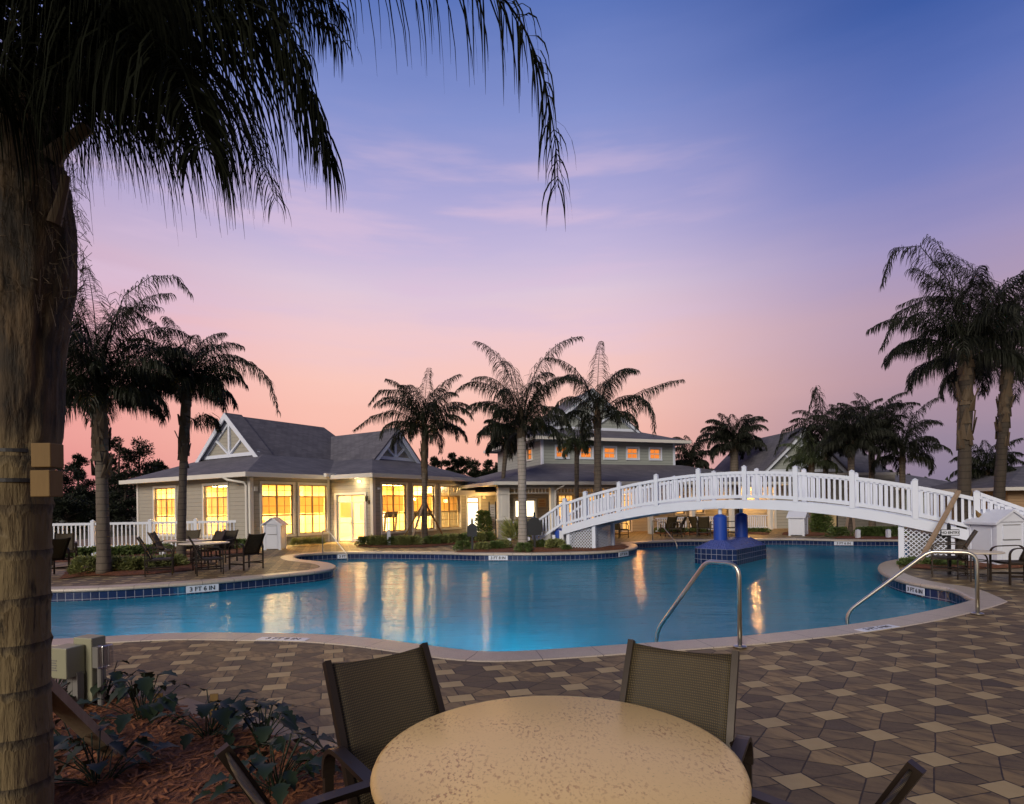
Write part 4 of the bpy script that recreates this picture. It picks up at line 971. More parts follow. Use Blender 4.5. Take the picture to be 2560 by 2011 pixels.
# white bin houses ------------------------------------------------------------
def bin_house(label, loc, rz, w, d, h):
    t = thing('bin_house', label, 'waste bin', (loc[0], loc[1], 0), rz, 'white house shaped bins'); wt = M['plastic_white']; e = h * .80; rh = h * .17
    MB().box((-w / 2, -d / 2, .04), (w / 2, d / 2, e)).box((-w / 2 - .02, -d / 2 - .02, .0), (-w / 2 + .07, -d / 2 + .07, e - .01)).box((w / 2 - .07, -d / 2 - .02, 0), (w / 2 + .02, -d / 2 + .07, e - .01)).box((-w / 2 - .02, d / 2 - .07, 0), (-w / 2 + .07, d / 2 + .02, e - .01)).box((w / 2 - .07, d / 2 - .07, 0), (w / 2 + .02, d / 2 + .02, e - .01)).obj('body', wt, t)
    rf_ = MB(); rf_.add([(-w / 2, -d / 2 - .03, e - .02), (w / 2, -d / 2 - .03, e - .02), (0, -d / 2 - .03, e + rh), (-w / 2, d / 2 + .03, e - .02), (w / 2, d / 2 + .03, e - .02), (0, d / 2 + .03, e + rh)], [(0, 1, 2), (3, 5, 4), (0, 3, 4, 1)])
    rf_.obj('gable', wt, t)
    ro = MB(); L_ = math.hypot(w / 2, rh)
    for sg in (-1, 1):
        ro.slab([(0, -d / 2 - .08, e + rh + .035), (0, d / 2 + .08, e + rh + .035), (sg * (w / 2 + .09), d / 2 + .08, e - .04), (sg * (w / 2 + .09), -d / 2 - .08, e - .04)], (0, 0, -.05))
    ro.obj('roof', wt, t)
    fm = MB(); fm.box((-w * .30, -d / 2 - .018, e * .60), (w * .30, -d / 2 - .001, e * .90)).obj('flap', M['plastic_white'], t)
    MB().box((-w * .30, -d / 2 - .019, e * .905), (w * .30, -d / 2 - .002, e * .918)).obj('slot', M['conduit'], t); MB().box((-w * .30, -d / 2 - .019, e * .58), (w * .30, -d / 2 - .002, e * .592)).obj('slot', M['conduit'], t)
    MB().box((-w * .34, -d / 2 - .016, e * .08), (w * .34, -d / 2 - .0015, e * .56)).obj('door', M['plastic_white'], t)
    MB().box((-w / 2 - .016, -d * .33, e * .1), (-w / 2 - .001, d * .33, e * .88)).obj('side_panel', M['plastic_white'], t); MB().box((w / 2 + .001, -d * .33, e * .1), (w / 2 + .016, d * .33, e * .88)).obj('side_panel', M['plastic_white'], t)
    return t
p = G(688, 1374); bin_house('white house shaped bin in front of the lit pavilion windows', p, math.radians(4), .60, .62, 1.24)
p = G(1996, 1339.5); bin_house('white house shaped bin standing below middle of the bridge', p, math.radians(50), .62, .62, 1.10)
p = G(2492, 1413); bin_house('cream white house shaped bin beside right terrace table', p, math.radians(4), .70, .74, 1.30)

# signs ------------------------------------------------------------------------
def board_sign(label, px, py, h, bw, bh, zb, rz=0):
    p = G(px, py); t = thing('signboard', label, 'sign', (p.x, p.y, 0), rz, 'black backed signboards')
    MB().cbox((0, .03, h * .46), (.07, .06, h * .92)).obj('post', M['black'], t)
    m = MB(); m.lathe([(.02, h * .92), (.05, h * .93), (.02, h * .95), (.045, h * .975), (.01, h)], 12, (0, .03)); m.obj('finial', M['black'], t)
    P = [(-bw / 2, zb), (bw / 2, zb), (bw / 2, zb + bh * .78), (bw * .40, zb + bh * .80)] + [(bw * .40 - bw * .28 * i / 4, zb + bh * .80 + bh * .18 * math.sin(PI / 2 * i / 4)) for i in range(1, 5)] + [(-bw * .12, zb + bh * .98)] + [(-bw * .40 + bw * .28 * i / 4, zb + bh * .80 + bh * .18 * math.sin(PI / 2 * i / 4)) for i in range(3, -1, -1)] + [(-bw / 2, zb + bh * .78)]
    MB().slab([(x, -.005, z) for x, z in P], (0, .03, 0)).obj('board', M['black'], t); return t
board_sign('small black signboard on a post beside pavilion corner', 1181, 1380, 1.14, .33, .44, .52)
board_sign('wide black signboard on a post beside ringed palm trunk', 1337, 1374.6, 1.30, .50, .62, .50)
p = G(1232, 1342); t = thing('easel_sign', 'tall narrow white notice between two black posts by entry door', 'sign', (p.x, p.y, 0), math.radians(10))
for x in (-.16, .16): MB().cbox((x, 0, .84), (.06, .06, 1.68)).lathe([(.02, 1.68), (.035, 1.70), (.008, 1.76)], 8, (x, 0)).obj('post', M['black'], t)
MB().cbox((0, -.01, .98), (.25, .03, 1.24)).obj('board', M['trim'], t)
m = MB()
for k in range(9): m.cbox((0, -.03, 1.45 - k * .12), (.17 - .05 * (k % 3 == 2), .006, .03))
m.obj('lettering', simple('faded_grey_lettering', (.30, .29, .29), .6), t)
p = G(2074, 1328); t = thing('rules_sign', 'tan pool rules panel between black posts under right half of bridge', 'sign', (p.x, p.y, 0), 0)
for x in (-.38, .38): MB().cbox((x, 0, .48), (.07, .07, .96)).obj('post', M['black'], t)
MB().cbox((0, -.02, .52), (.66, .03, .56)).obj('board', M['tan_sign'], t)
m = MB()
for k in range(6): m.cbox((0, -.04, .74 - k * .05), (.46 - .08 * (k % 2), .006, .018))
m.obj('lettering', simple('brown_lettering', (.20, .15, .08), .6), t)
def text(parent, body, size, loc, rot=(PI / 2, 0, 0), mat=None, ext=.002, name='lettering'):
    cu = bpy.data.curves.new(name, 'FONT'); cu.body = body; cu.size = size; cu.extrude = ext; cu.align_x = 'CENTER'; cu.align_y = 'CENTER'; cu.offset = size * .02
    cu.materials.append(mat or M['ink']); tmp = bpy.data.objects.new(name, cu); COL.objects.link(tmp); me = bpy.data.meshes.new_from_object(tmp); bpy.data.objects.remove(tmp)
    o = bpy.data.objects.new(name, me); COL.objects.link(o); o.parent = parent; o.location = loc; o.rotation_euler = rot; return o
text(t, 'NO DIVING', .085, (0, -.042, .31))
p = G(2376, 1436); t = thing('no_entry_sign', 'small black framed white NO ENTRY sign by right palm', 'sign', (p.x, p.y, 0), math.radians(-8))
MB().cbox((0, .03, .5), (.05, .05, 1.0)).lathe([(.03, 1.0), (.035, 1.02), (.008, 1.06)], 8, (0, .03)).obj('post', M['black'], t)
MB().cbox((0, 0, .86), (.35, .02, .13)).obj('frame', M['black'], t)
MB().cbox((0, -.012, .86), (.325, .006, .105)).obj('board', M['plastic_white'], t)
text(t, 'NO ENTRY', .072, (0, -.017, .857))
# depth markers ------------------------------------------------------------------
def marker(body, px, py, label, z=-.14, w=.62, h=.15, size=.125):
    p = Vector(G(px, py, z)[:2]); i = min(range(NP), key=lambda i: (pool[i] - p).length); q = pool[i] - nrm[i] * .012
    t = thing('depth_marker', label, 'depth marker', (q.x, q.y, z), math.atan2(-nrm[i].y, -nrm[i].x) + PI / 2, 'depth markers on the pool rim')
    MB().cbox((0, 0, 0), (w, .012, h)).obj('tile', M['plastic_white'], t); text(t, body, size, (0, -.009, -.004))
marker('3 FT 6 IN', 499.5, 1469.5, 'white depth tile on the left pool wall below the terrace')
marker('3 FT 8 IN', 1242, 1395, 'white depth tile on pool wall below the palm planter')
marker('3 FT', 846, 1394, 'small white depth tile in the pool inlet before the door', w=.34)
marker('3 FT 8 IN', 1535, 1384, 'white depth tile below the lattice panel')
marker('3 FT 6 IN', 2117, 1360, 'white depth tile on the far pool wall at right', w=.66)
marker('3 FT 6 IN', 2296, 1477, 'white depth tile on the curved wall below right terrace', w=.48, h=.14, size=.105)
def deck_marker(body, px, py, label, size=.11):
    p = G(px, py); v = Vector(p[:2]); i = min(range(NP), key=lambda i: (pool[i] - v).length); q = pool[i] + nrm[i] * .30
    t = thing('depth_marker', label, 'depth marker', (q.x, q.y, 0), math.atan2(nrm[i].y, nrm[i].x) - PI / 2 + PI, 'depth markers on the pool rim')
    MB().cbox((0, 0, .014), (.62, .14, .006)).obj('tile', M['plastic_white'], t); text(t, body, size, (0, 0, .0185), (0, 0, 0), None, .0008)
deck_marker('3 FT 8 IN', 712, 1603, 'white depth tile set in the near coping left of the sling chairs')
deck_marker('3 FT 6 IN', 2190, 1578, 'white depth tile set in the near coping at right')

# picket fence ---------------------------------------------------------------------
fa_, fb_ = G(70, 1380.5), G(619, 1367); dv = (fb_ - fa_).normalized(); FL = (fb_ - fa_).length
FN = thing('picket_fence', 'white picket fence running from behind the big trunk to pavilion corner', 'fence', fa_, math.atan2(dv.y, dv.x))
fp = [0.0, FL * .285, FL * .545, FL * .755, FL - .08]
for k, u in enumerate(fp): m = MB(); m.cbox((u, 0, .58), (.13, .13, 1.16)); m.add([(u - .075, -.075, 1.16), (u + .075, -.075, 1.16), (u + .075, .075, 1.16), (u - .075, .075, 1.16), (u, 0, 1.22)], [(0, 1, 4), (1, 2, 4), (2, 3, 4), (3, 0, 4), (3, 2, 1, 0)]); m.obj('post', M['white'], FN)
for k in range(4):
    a, b = fp[k] + .07, fp[k + 1] - .07; m = MB(); m.box((a, -.03, 1.0), (b, .03, 1.10)); m.box((a, -.03, .08), (b, .03, .17)); n = int((b - a) / .145)
    for i in range(n): x = a + (b - a) * (i + .5) / n; m.box((x - .022, -.012, .17), (x + .022, .012, 1.0))
    m.obj('gate' if k == 2 else 'rail_panel', M['white'], FN)
# bollards ------------------------------------------------------------------------------
def bollard(px, py, h, label, r=.065):
    p = G(px, py); t = thing('bollard', label, 'bollard', (p.x, p.y, 0), 0, 'white service bollards')
    MB().cbox((0, 0, h / 2), (r * 2, r * 2, h)).obj('post', M['plastic_white'], t); MB().add([], []) 
    m = MB(); k = r + .012; m.add([(-k, -k, h), (k, -k, h), (k, k, h), (-k, k, h), (0, 0, h + .03)], [(0, 1, 4), (1, 2, 4), (2, 3, 4), (3, 0, 4), (3, 2, 1, 0)]); m.obj('cap', M['plastic_white'], t)
bollard(239, 1416, .36, 'white bollard against the first palm trunk of left terrace')
bollard(408, 1394, .30, 'white bollard behind tan sling chair near second palm', .075)
bollard(973, 1366, .62, 'white bollard under first window right of pavilion door')
bollard(1273, 1373, .36, 'white bollard left of the ringed palm in planter')
bollard(1321, 1362, .28, 'white bollard just right of the ringed palm trunk')
bollard(2145, 1348, .36, 'left one of two white bollards in the bed beyond the bridge')
bollard(2221, 1348, .36, 'white bollard beside lattice post at far bed')
# electrical pedestal in the foreground bed -----------------------------------------------
p = G(182, 1790); EB = thing('electrical_pedestal', 'grey green electrical box on a post in foreground mulch bed', 'electrical box', (p.x, p.y, 0), math.radians(-16))
MB().cbox((-.02, .02, .16), (.05, .05, .36)).cbox((.06, .0, .16), (.05, .05, .36)).obj('post', M['conduit'], EB)
MB().box((-.10, -.10, .31), (.075, .045, .54)).obj('front_box', M['box_grey'], EB, bevel=.008)
MB().box((-.055, .05, .10), (.13, .17, .585)).obj('rear_box', M['box_grey'], EB, bevel=.008)
m = MB()
for k in range(5): m.box((-.075, -.1025, .44 - k * .018), (-.015 - .008 * (k % 2), -.1005, .449 - k * .018))
m.obj('label_print', M['conduit'], EB)
MB().tube([(.17, .09, 0), (.17, .09, .50)], .022, 10).box((.14, .05, .36), (.20, .14, .52)).obj('conduit', M['conduit'], EB)
def clear():
    t = NT('clear_cover'); tr = t.node('ShaderNodeBsdfTransparent', {0: (.8, .78, .8, 1)}); g = t.node('ShaderNodeBsdfGlossy', {0: (1, 1, 1, 1), 'Roughness': .15})
    mx = t.node('ShaderNodeMixShader', {0: .22, 1: tr.outputs[0], 2: g.outputs[0]}); t.l.new(mx.outputs[0], t.out.inputs[0]); return t.m
MB().box((.21, .03, .36), (.27, .12, .54)).obj('outlet_cover', clear(), EB, bevel=.01)
# a row of long slabs edges the foreground bed
sm_ = MB(); edge_ = [Vector(G(x, y)[:2]) for x, y in [(60, 1706), (180, 1728), (280, 1742), (405, 1765), (497, 1797), (620, 1832), (738, 1861), (800, 1888), (868, 1940), (940, 2011), (1040, 2200)]]
rs_ = random.Random(3)
for a, b in zip(edge_[:-1], edge_[1:]):
    d = (b - a).normalized(); nn_ = Vector((-d.y, d.x)); nn_ = nn_ if nn_.y > 0 else -nn_; k = max(1, round((b - a).length / .30))
    for q in range(k):
        p0, p1 = a.lerp(b, q / k) + d * .004, a.lerp(b, (q + 1) / k) - d * .004; w_ = .20; z = .005 + rs_.uniform(0, .002)
        sm_.prism([tuple(p0 - nn_ * .05), tuple(p1 - nn_ * .05), tuple(p1 + nn_ * w_), tuple(p0 + nn_ * w_)], -.03, z)
def slabm():
    t = NT('border_slab'); n = t.noise(3.1, 5); g = t.noise(1.3, 1)
    c = t.mix(n, (.15, .105, .062), (.27, .195, .12)); c = t.mix(t.node('ShaderNodeMapRange', {0: g, 1: .42, 2: .6}).outputs[0], c, (.11, .078, .05)); t.pbr(c, .5, t.bump(t.noise(60, 4), .3, .006)); return t.m
tag(sm_.obj('paver_border', slabm()), kind='structure')
# treadmills and a table inside the pavilion ------------------------------------------------
def local(root, a, b): return root.matrix_world @ Vector((a, b, 0)) if False else Vector(root.location) + Matrix.Rotation(root.rotation_euler.z, 3, 'Z') @ Vector((a, b, 0))
for k, (a, b) in enumerate([(5.5, -1.5), (7.4, -1.5), (8.3, -1.3)]):
    p = local(PV, a, b); t = thing('treadmill', 'dark treadmill console behind the ' + ['first', 'second', 'middle'][k] + (' window right of the door' if k < 2 else ' pane of the right wing, beside another'), 'treadmill', (p.x, p.y, .03), PV.rotation_euler.z + PI, 'treadmills inside the pavilion')
    MB().box((-.38, -.9, 0), (.38, .9, .16)).obj('deck', M['black'], t)
    for x in (-.36, .36): MB().bar((x, .75, .1), (x, .88, 1.15), .06, .08).obj('upright', M['conduit'], t)
    MB().slab([(-.42, .78, 1.02), (.42, .78, 1.02), (.36, .92, 1.34), (-.36, .92, 1.34)], (0, .09, .02)).obj('console', M['black'], t)
p = local(PV, 1.9, 2.2); make_table('interior_table', 'white round table glimpsed through the pavilion windows', p, .6, .78, 'tables inside the pavilion', M['plastic_white'])
for k, (a, b, dg) in enumerate([(1.0, 3.0, 200), (2.7, 3.1, 150), (2.9, 6.4, 120)]):
    q = local(PV, a, b); clone(ch0, (q.x, q.y, .03), math.radians(dg), ['chair left of the white table inside the lit pavilion', 'chair right of the white table inside the lit pavilion', 'chair seen through a left pavilion window'][k], 'chairs inside the pavilion')
p = local(PV, 1.6, 1.9); t = thing('chandelier', 'twisted wire chandelier behind top pane of pavilion window', 'chandelier', (p.x, p.y, 2.25), 0)
rr = random.Random(4); m = MB(); m.tube([(0, 0, 0), (0, 0, .5)], .01, 6)
for k in range(14):
    a = rr.uniform(0, 6.28); q = Vector((math.cos(a) * .34, math.sin(a) * .34, rr.uniform(-.14, .14))); m.tube([(0, 0, 0), q * .5 + Vector((0, 0, rr.uniform(-.1, .12))), q], .010, 5)
m.obj('arms', M['bronze'], t)

# ================================================================== PALMS
UP = Vector((0, 0, 1))
def frond(V, F, P, lmax, n, rng, wid, start=.16, r0=.03, droop=1.0, stemV=None, stemF=None, seg=3):
    cum = [0.0]
    for i in range(1, len(P)): cum.append(cum[-1] + (P[i] - P[i - 1]).length)
    T = cum[-1]
    def at(s):
        d = s * T
        for i in range(1, len(P)):
            if cum[i] >= d - 1e-9:
                k = (d - cum[i - 1]) / max(1e-9, cum[i] - cum[i - 1]); return P[i - 1].lerp(P[i], k), (P[i] - P[i - 1]).normalized()
        return P[-1], (P[-1] - P[-2]).normalized()
    m = MB(); m.tube([P[i] for i in range(len(P))], [max(.003, r0 * (1 - .88 * cum[i] / T)) for i in range(len(P))], 5)
    k0 = len(V); V += m.v; F += [tuple(k0 + q for q in f) for f in m.f]
    for i in range(n):
        s = start + (1 - start) * (i + rng.random()) / n; c, t = at(min(s, .995))
        sd = t.cross(UP)
        if sd.length < .15: sd = Vector((rng.uniform(-1, 1), rng.uniform(-1, 1), 0))
        sd.normalize(); q = (s - start) / (1 - start)
        ll = lmax * (.45 + .55 * math.sin(PI * min(1, q * 1.15 + .12))) * rng.uniform(.78, 1.12)
        if q > .9: ll *= .72
        for sg in (-1, 1):
            d = (sd * sg * rng.uniform(.55, 1.0) + t * rng.uniform(.35, .8) + sd.cross(t) * rng.uniform(-.45, .45)).normalized()
            pts = [c]; dd = d.copy(); gr = droop * rng.uniform(.75, 1.3)
            for k in range(seg):
                dd = (dd + Vector((0, 0, -1)) * gr * (.30 + .55 * k)).normalized(); pts.append(pts[-1] + dd * ll / seg)
            wv = t * .6 + sd.cross(t) * rng.uniform(-.8, .8) + Vector((rng.uniform(-.4, .4), rng.uniform(-.4, .4), 0)); wv = (wv - dd * wv.dot(dd))
            wv = wv.normalized() if wv.length > .01 else sd
            k0 = len(V); ws = {2: [.7, 1.0, .15], 3: [.55, 1.0, .7, .12], 4: [.5, 1.0, .85, .5, .1]}[seg]
            for k in range(seg + 1): V.append(pts[k] - wv * wid * ws[k] * .5); V.append(pts[k] + wv * wid * ws[k] * .5)
            for k in range(seg): F.append((k0 + 2 * k, k0 + 2 * k + 1, k0 + 2 * k + 3, k0 + 2 * k + 2))
def arch_frond(origin, azm, el, L, bend, n=10):
    P = [Vector(origin)]; e = el
    for i in range(n):
        s = (i + 1) / n; e = el - bend * s ** 1.8
        P.append(P[-1] + Vector((math.cos(azm) * math.cos(e), math.sin(azm) * math.cos(e), math.sin(e))) * (L / n))
    return P
def build_crown(name, root, origin, spec, lmax, n, rng, wid, mat, r0=.03, seg=2, droop=1.0):
    V = []; F = []
    for P in spec: frond(V, F, P, lmax, n, rng, wid, .14, r0, droop, seg=seg)
    me = bpy.data.meshes.new(name); me.from_pydata([tuple(p) for p in V], [], F); me.materials.append(mat)
    o = bpy.data.objects.new(name, me); COL.objects.link(o); o.parent = root; return o
def palm(label, base, zc, top, r0, r1, L, nf, seed, lean=(0, 0), extra=(), boots=True, bulge=1.25, lm=.42, nl=46, wid=.022, mat='palm_leaf', spear=True, dens=2.4, trunkm='trunk'):
    rng = random.Random(seed); b = Vector((base[0], base[1], 0)); t = thing('palm_tree', label, 'palm tree', b, 0, 'queen palms round the pool')
    prof = []; n = 26; cx = lambda z: (lean[0] * (z / zc) ** 1.4, lean[1] * (z / zc) ** 1.4)
    zs = [zc * i / n for i in range(n + 1)]; pts = []; rs = []
    for z in zs:
        q = z / zc; r = r0 + (r1 - r0) * min(1, q * 1.2) + .22 * r0 * math.exp(-z * 3.2); r *= 1 + .035 * math.sin(z * 2 * PI / .16)
        if q > .62: r *= 1 + (bulge - 1) * math.sin(PI * (q - .62) / .46)
        pts.append(Vector((*cx(z), z))); rs.append(r)
    MB().tube(pts, rs, 14).obj('trunk', M[trunkm], t, smooth=True)
    o = Vector((*cx(zc), zc)); H = top - zc
    bm_ = MB()
    for k in range(44 if boots else 10):                # old leaf bases wrapped round the upper trunk
        a = k * 2.4 + rng.uniform(-.2, .2); q = rng.uniform(.56, 1.0) if boots else rng.uniform(.93, 1.0); z = zc * q; c = Vector((*cx(z), z)); d = Vector((math.cos(a), math.sin(a), 0)); s_ = Vector((-math.sin(a), math.cos(a), 0)); h = rng.uniform(.25, .5) * (1 if zc > 3 else .7); rr = r1 * bulge * .96
        kick = rng.uniform(.02, .12) if rng.random() < .4 else .0
        p = [c + d * rr - s_ * rr * .75, c + d * (rr * 1.12), c + d * rr + s_ * rr * .75, c + d * (rr * .85 + kick) + UP * h + s_ * .03, c + d * (rr * 1.05 + kick) + UP * h, c + d * (rr * .85 + kick) + UP * h - s_ * .03]
        bm_.add(p, [(0, 1, 4, 5), (1, 2, 3, 4), (3, 2, 0, 5)])
    cs = MB()
    bm_.tube([o - UP * .12, o + UP * H * .12, o + UP * H * .26], [r1 * bulge * .9, r1 * .9, r1 * .45], 10)
    bm_.obj('leaf_base', M['boot'], t, smooth=False)
    spec = [[Vector(p) - b for p in P] for P in extra]
    for k in range(nf):
        u = (k + .5) / nf; a = k * 2.39996 + seed + rng.uniform(-.3, .3)
        el = math.radians(88 - 66 * u ** 1.05 + rng.uniform(-8, 8)); bd = math.radians(72 + 62 * u + rng.uniform(-16, 20)); LL = L * rng.uniform(.86, 1.08) * (.78 + .3 * math.sin(PI * min(1, u + .25))); LL = LL + (max(LL, H * rng.uniform(.82, 1.06)) - LL) * max(0, 1 - u * 1.9)
        spec.append(arch_frond(o + UP * (H * .14 * (1 - u)) + Vector((math.cos(a), math.sin(a), 0)) * r1 * .5, a, el, LL, bd))
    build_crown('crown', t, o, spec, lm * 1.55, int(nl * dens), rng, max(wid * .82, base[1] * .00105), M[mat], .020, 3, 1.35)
    return t
def apx(px0, py0, Y): return AT(px0, py0, Y)
# (label, base px, Y, crown-base y, crown-top y, trunk px width, frond length, fronds, lean px)
def palm_px(label, bx, Y, ycb, ytop, wpx, L, nf, seed, topx=None, **k):
    b = AT(bx, 1264, Y); c = AT(topx if topx else bx, ycb, Y); tp = AT(bx, ytop, Y); r = wpx * Y / FPX / 2
    return palm(label, (b.x, b.y), c.z, tp.z, r * 1.05, r * .82, L, int(nf * 1.4), seed, (c.x - b.x, 0), **k)
def FR(Y, *pts):                                       # rachis through pixels; a pixel may carry its own depth
    return [AT(p[0], p[1], p[2] if len(p) > 2 else Y) for p in pts]
palm_px('tall bushy palm nearest the big foreground trunk on left terrace', 258, 14.0, 1010, 668, 29, 2.35, 26, 3, 248, lm=.44, nl=56, extra=[FR(14, (252, 1000), (268, 860), (310, 740), (380, 690), (440, 690), (478, 735))], bulge=1.45)
palm_px('shorter palm in front of pavilion with frond drooping over its roof', 451, 15.8, 985, 812, 20, 2.0, 21, 8, 466, lm=.40, nl=50, extra=[FR(15.8, (470, 985), (500, 930), (560, 900), (630, 905), (675, 950), (696, 1030)), FR(15.6, (466, 1040), (486, 1050), (515, 1035), (536, 1045), (548, 1070))], bulge=1.4)
palm_px('braced palm in front of the three lit pavilion windows', 1060, 23.6, 1085, 930, 15, 2.75, 17, 5, 1062, extra=[FR(23.6, (1060, 1080), (1030, 1045), (985, 1025), (930, 1040), (885, 1075)), FR(23.6, (1060, 1075), (1040, 1010), (1000, 975), (950, 975), (922, 1010))])
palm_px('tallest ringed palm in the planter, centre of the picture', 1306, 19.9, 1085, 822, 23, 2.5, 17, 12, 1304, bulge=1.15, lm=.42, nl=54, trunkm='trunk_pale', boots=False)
palm_px('palm with wide horizontal frond standing before the two storey gable', 1494, 22.5, 1055, 842, 20, 2.6, 10, 17, 1494, boots=False, bulge=1.1, lm=.46, extra=[FR(22.5, (1496, 1040), (1540, 1010), (1610, 975), (1670, 955), (1708, 948)), FR(22.5, (1496, 1050), (1560, 1030), (1610, 1000), (1632, 1030), (1636, 1080))])
palm_px('small pale palm in front of the orange upper windows', 1441, 25.0, 1125, 1050, 12, 1.35, 9, 21, 1442, lm=.30, nl=30, mat='palm_leaf_light', boots=False)
palm_px('slender leaning palm beside the entry door', 1248, 26.5, 1112, 1045, 11, 1.7, 15, 23, 1266, lm=.38, nl=38, boots=False)
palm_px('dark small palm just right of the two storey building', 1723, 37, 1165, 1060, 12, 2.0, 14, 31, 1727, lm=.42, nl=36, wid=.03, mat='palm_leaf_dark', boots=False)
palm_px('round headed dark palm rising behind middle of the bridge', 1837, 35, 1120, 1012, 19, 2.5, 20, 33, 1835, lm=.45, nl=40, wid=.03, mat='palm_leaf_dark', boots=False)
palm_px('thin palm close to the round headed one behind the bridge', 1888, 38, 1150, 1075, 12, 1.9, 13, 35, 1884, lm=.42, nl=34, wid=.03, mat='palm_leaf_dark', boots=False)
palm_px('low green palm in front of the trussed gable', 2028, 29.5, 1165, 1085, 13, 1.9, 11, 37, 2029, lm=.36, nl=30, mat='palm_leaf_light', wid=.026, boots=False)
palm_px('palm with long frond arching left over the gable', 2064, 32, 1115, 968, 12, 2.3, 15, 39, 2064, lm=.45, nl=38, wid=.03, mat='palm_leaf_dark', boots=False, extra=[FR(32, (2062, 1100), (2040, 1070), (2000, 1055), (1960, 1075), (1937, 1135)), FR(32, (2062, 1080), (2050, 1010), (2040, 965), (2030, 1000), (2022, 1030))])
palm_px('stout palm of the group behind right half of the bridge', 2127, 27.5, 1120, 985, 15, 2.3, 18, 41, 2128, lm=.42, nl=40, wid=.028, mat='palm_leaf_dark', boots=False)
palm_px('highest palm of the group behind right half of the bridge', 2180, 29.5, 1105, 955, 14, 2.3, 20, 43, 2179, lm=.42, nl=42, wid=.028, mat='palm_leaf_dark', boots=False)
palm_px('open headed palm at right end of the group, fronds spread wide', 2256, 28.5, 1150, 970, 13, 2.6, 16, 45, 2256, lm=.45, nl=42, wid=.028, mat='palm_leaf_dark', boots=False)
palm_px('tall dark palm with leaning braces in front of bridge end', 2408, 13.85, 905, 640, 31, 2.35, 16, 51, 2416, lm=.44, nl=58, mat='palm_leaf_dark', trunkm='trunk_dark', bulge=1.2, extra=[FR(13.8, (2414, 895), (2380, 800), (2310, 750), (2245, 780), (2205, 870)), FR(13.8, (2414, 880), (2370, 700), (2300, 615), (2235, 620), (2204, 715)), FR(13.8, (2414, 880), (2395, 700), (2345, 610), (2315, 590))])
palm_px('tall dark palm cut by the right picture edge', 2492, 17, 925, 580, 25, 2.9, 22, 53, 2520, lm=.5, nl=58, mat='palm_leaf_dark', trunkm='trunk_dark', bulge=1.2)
palm_px('small distant palm between the two tall right palms', 2470, 27, 1190, 1090, 11, 1.9, 15, 57, 2470, lm=.4, nl=36, wid=.026, boots=False)

# the big foreground palm -----------------------------------------------------------------------
rng = random.Random(77); YB = 2.75
fb = AT(44, 1600, YB); FP_ = thing('palm_tree', 'huge foreground palm trunk at left edge with fronds hanging across the sky', 'palm tree', (fb.x, fb.y, 0), 0, 'queen palms round the pool')
prof = [(2600, 44, 76), (2011, 43, 73), (1930, 42, 72), (1700, 42, 67), (1500, 42, 66), (1300, 46, 66), (1180, 50, 70), (1100, 52, 71), (1000, 55, 72), (900, 58, 72), (800, 66, 77), (700, 76, 84), (600, 80, 82), (500, 80, 75), (420, 80, 62), (340, 82, 50), (260, 84, 40)]
V = []; F = []; NS = 84
SH = [(-2.5, 1.75, .75), (-1.2, 1.95, .85), (.1, 1.8, .8), (-1.9, 2.3, .7), (-.5, 2.45, .75), (1.3, 2.1, .8), (2.5, 2.2, .8), (-1.35, 2.7, .55), (-2.6, 2.75, .6), (-.15, 2.85, .5)]
def sheath(a, z):
    o = 0.0
    for k, (ac, z0, wd) in enumerate(SH):
        q = (z - z0) / 1.15
        if 0 < q < 1.25:
            d_ = abs((a - ac + PI) % (2 * PI) - PI) / (wd * (1 - .55 * q) * (1 + .12 * noise.noise(Vector((z * 6, k, 0)))))
            if d_ < 1: o = max(o, (.014 + .003 * (k % 4)) * min(1, (1 - d_) * 5) * min(1, q * 9) - .004 * math.cos(d_ * PI))
    return o
def interp(y):
    for (ya, ca, wa), (yb_, cb_, wb_) in zip(prof[:-1], prof[1:]):
        if ya >= y >= yb_: k = (ya - y) / (ya - yb_); k = k * k * (3 - 2 * k); return ca + (cb_ - ca) * k, wa + (wb_ - wa) * k
    return prof[-1][1:]
nz = 150; zlo, zhi = 0.0, AT(80, 260, YB).z
for i in range(nz + 1):
    z = zlo + (zhi - zlo) * i / nz; y = 1281 - (z - EYE) / YB * FPX; c, w = interp(y); cxx = AT(c, y, YB).x - fb.x; r = w * YB / FPX
    for k in range(NS):
        a = 2 * PI * k / NS; rg = 0.0
        if z < 1.95:
            ph = (z - .06 + .02 * noise.noise(Vector((math.cos(a) * 2, math.sin(a) * 2, 3)))) / .22; fr_ = ph - math.floor(ph); rg = .010 * max(0, (fr_ - .75) / .25) ** 2
        d = r * (1 + .05 * noise.noise(Vector((math.cos(a) * 1.6, math.sin(a) * 1.6, z * 1.5))) + (.05 * noise.noise(Vector((math.cos(a) * 6, math.sin(a) * 6, z * .9))) if z > 1.9 else 0)) + rg + sheath(a, z)
        V.append((cxx + d * math.cos(a), d * math.sin(a), z))
F = [(i * NS + k, i * NS + (k + 1) % NS, (i + 1) * NS + (k + 1) % NS, (i + 1) * NS + k) for i in range(nz) for k in range(NS)]
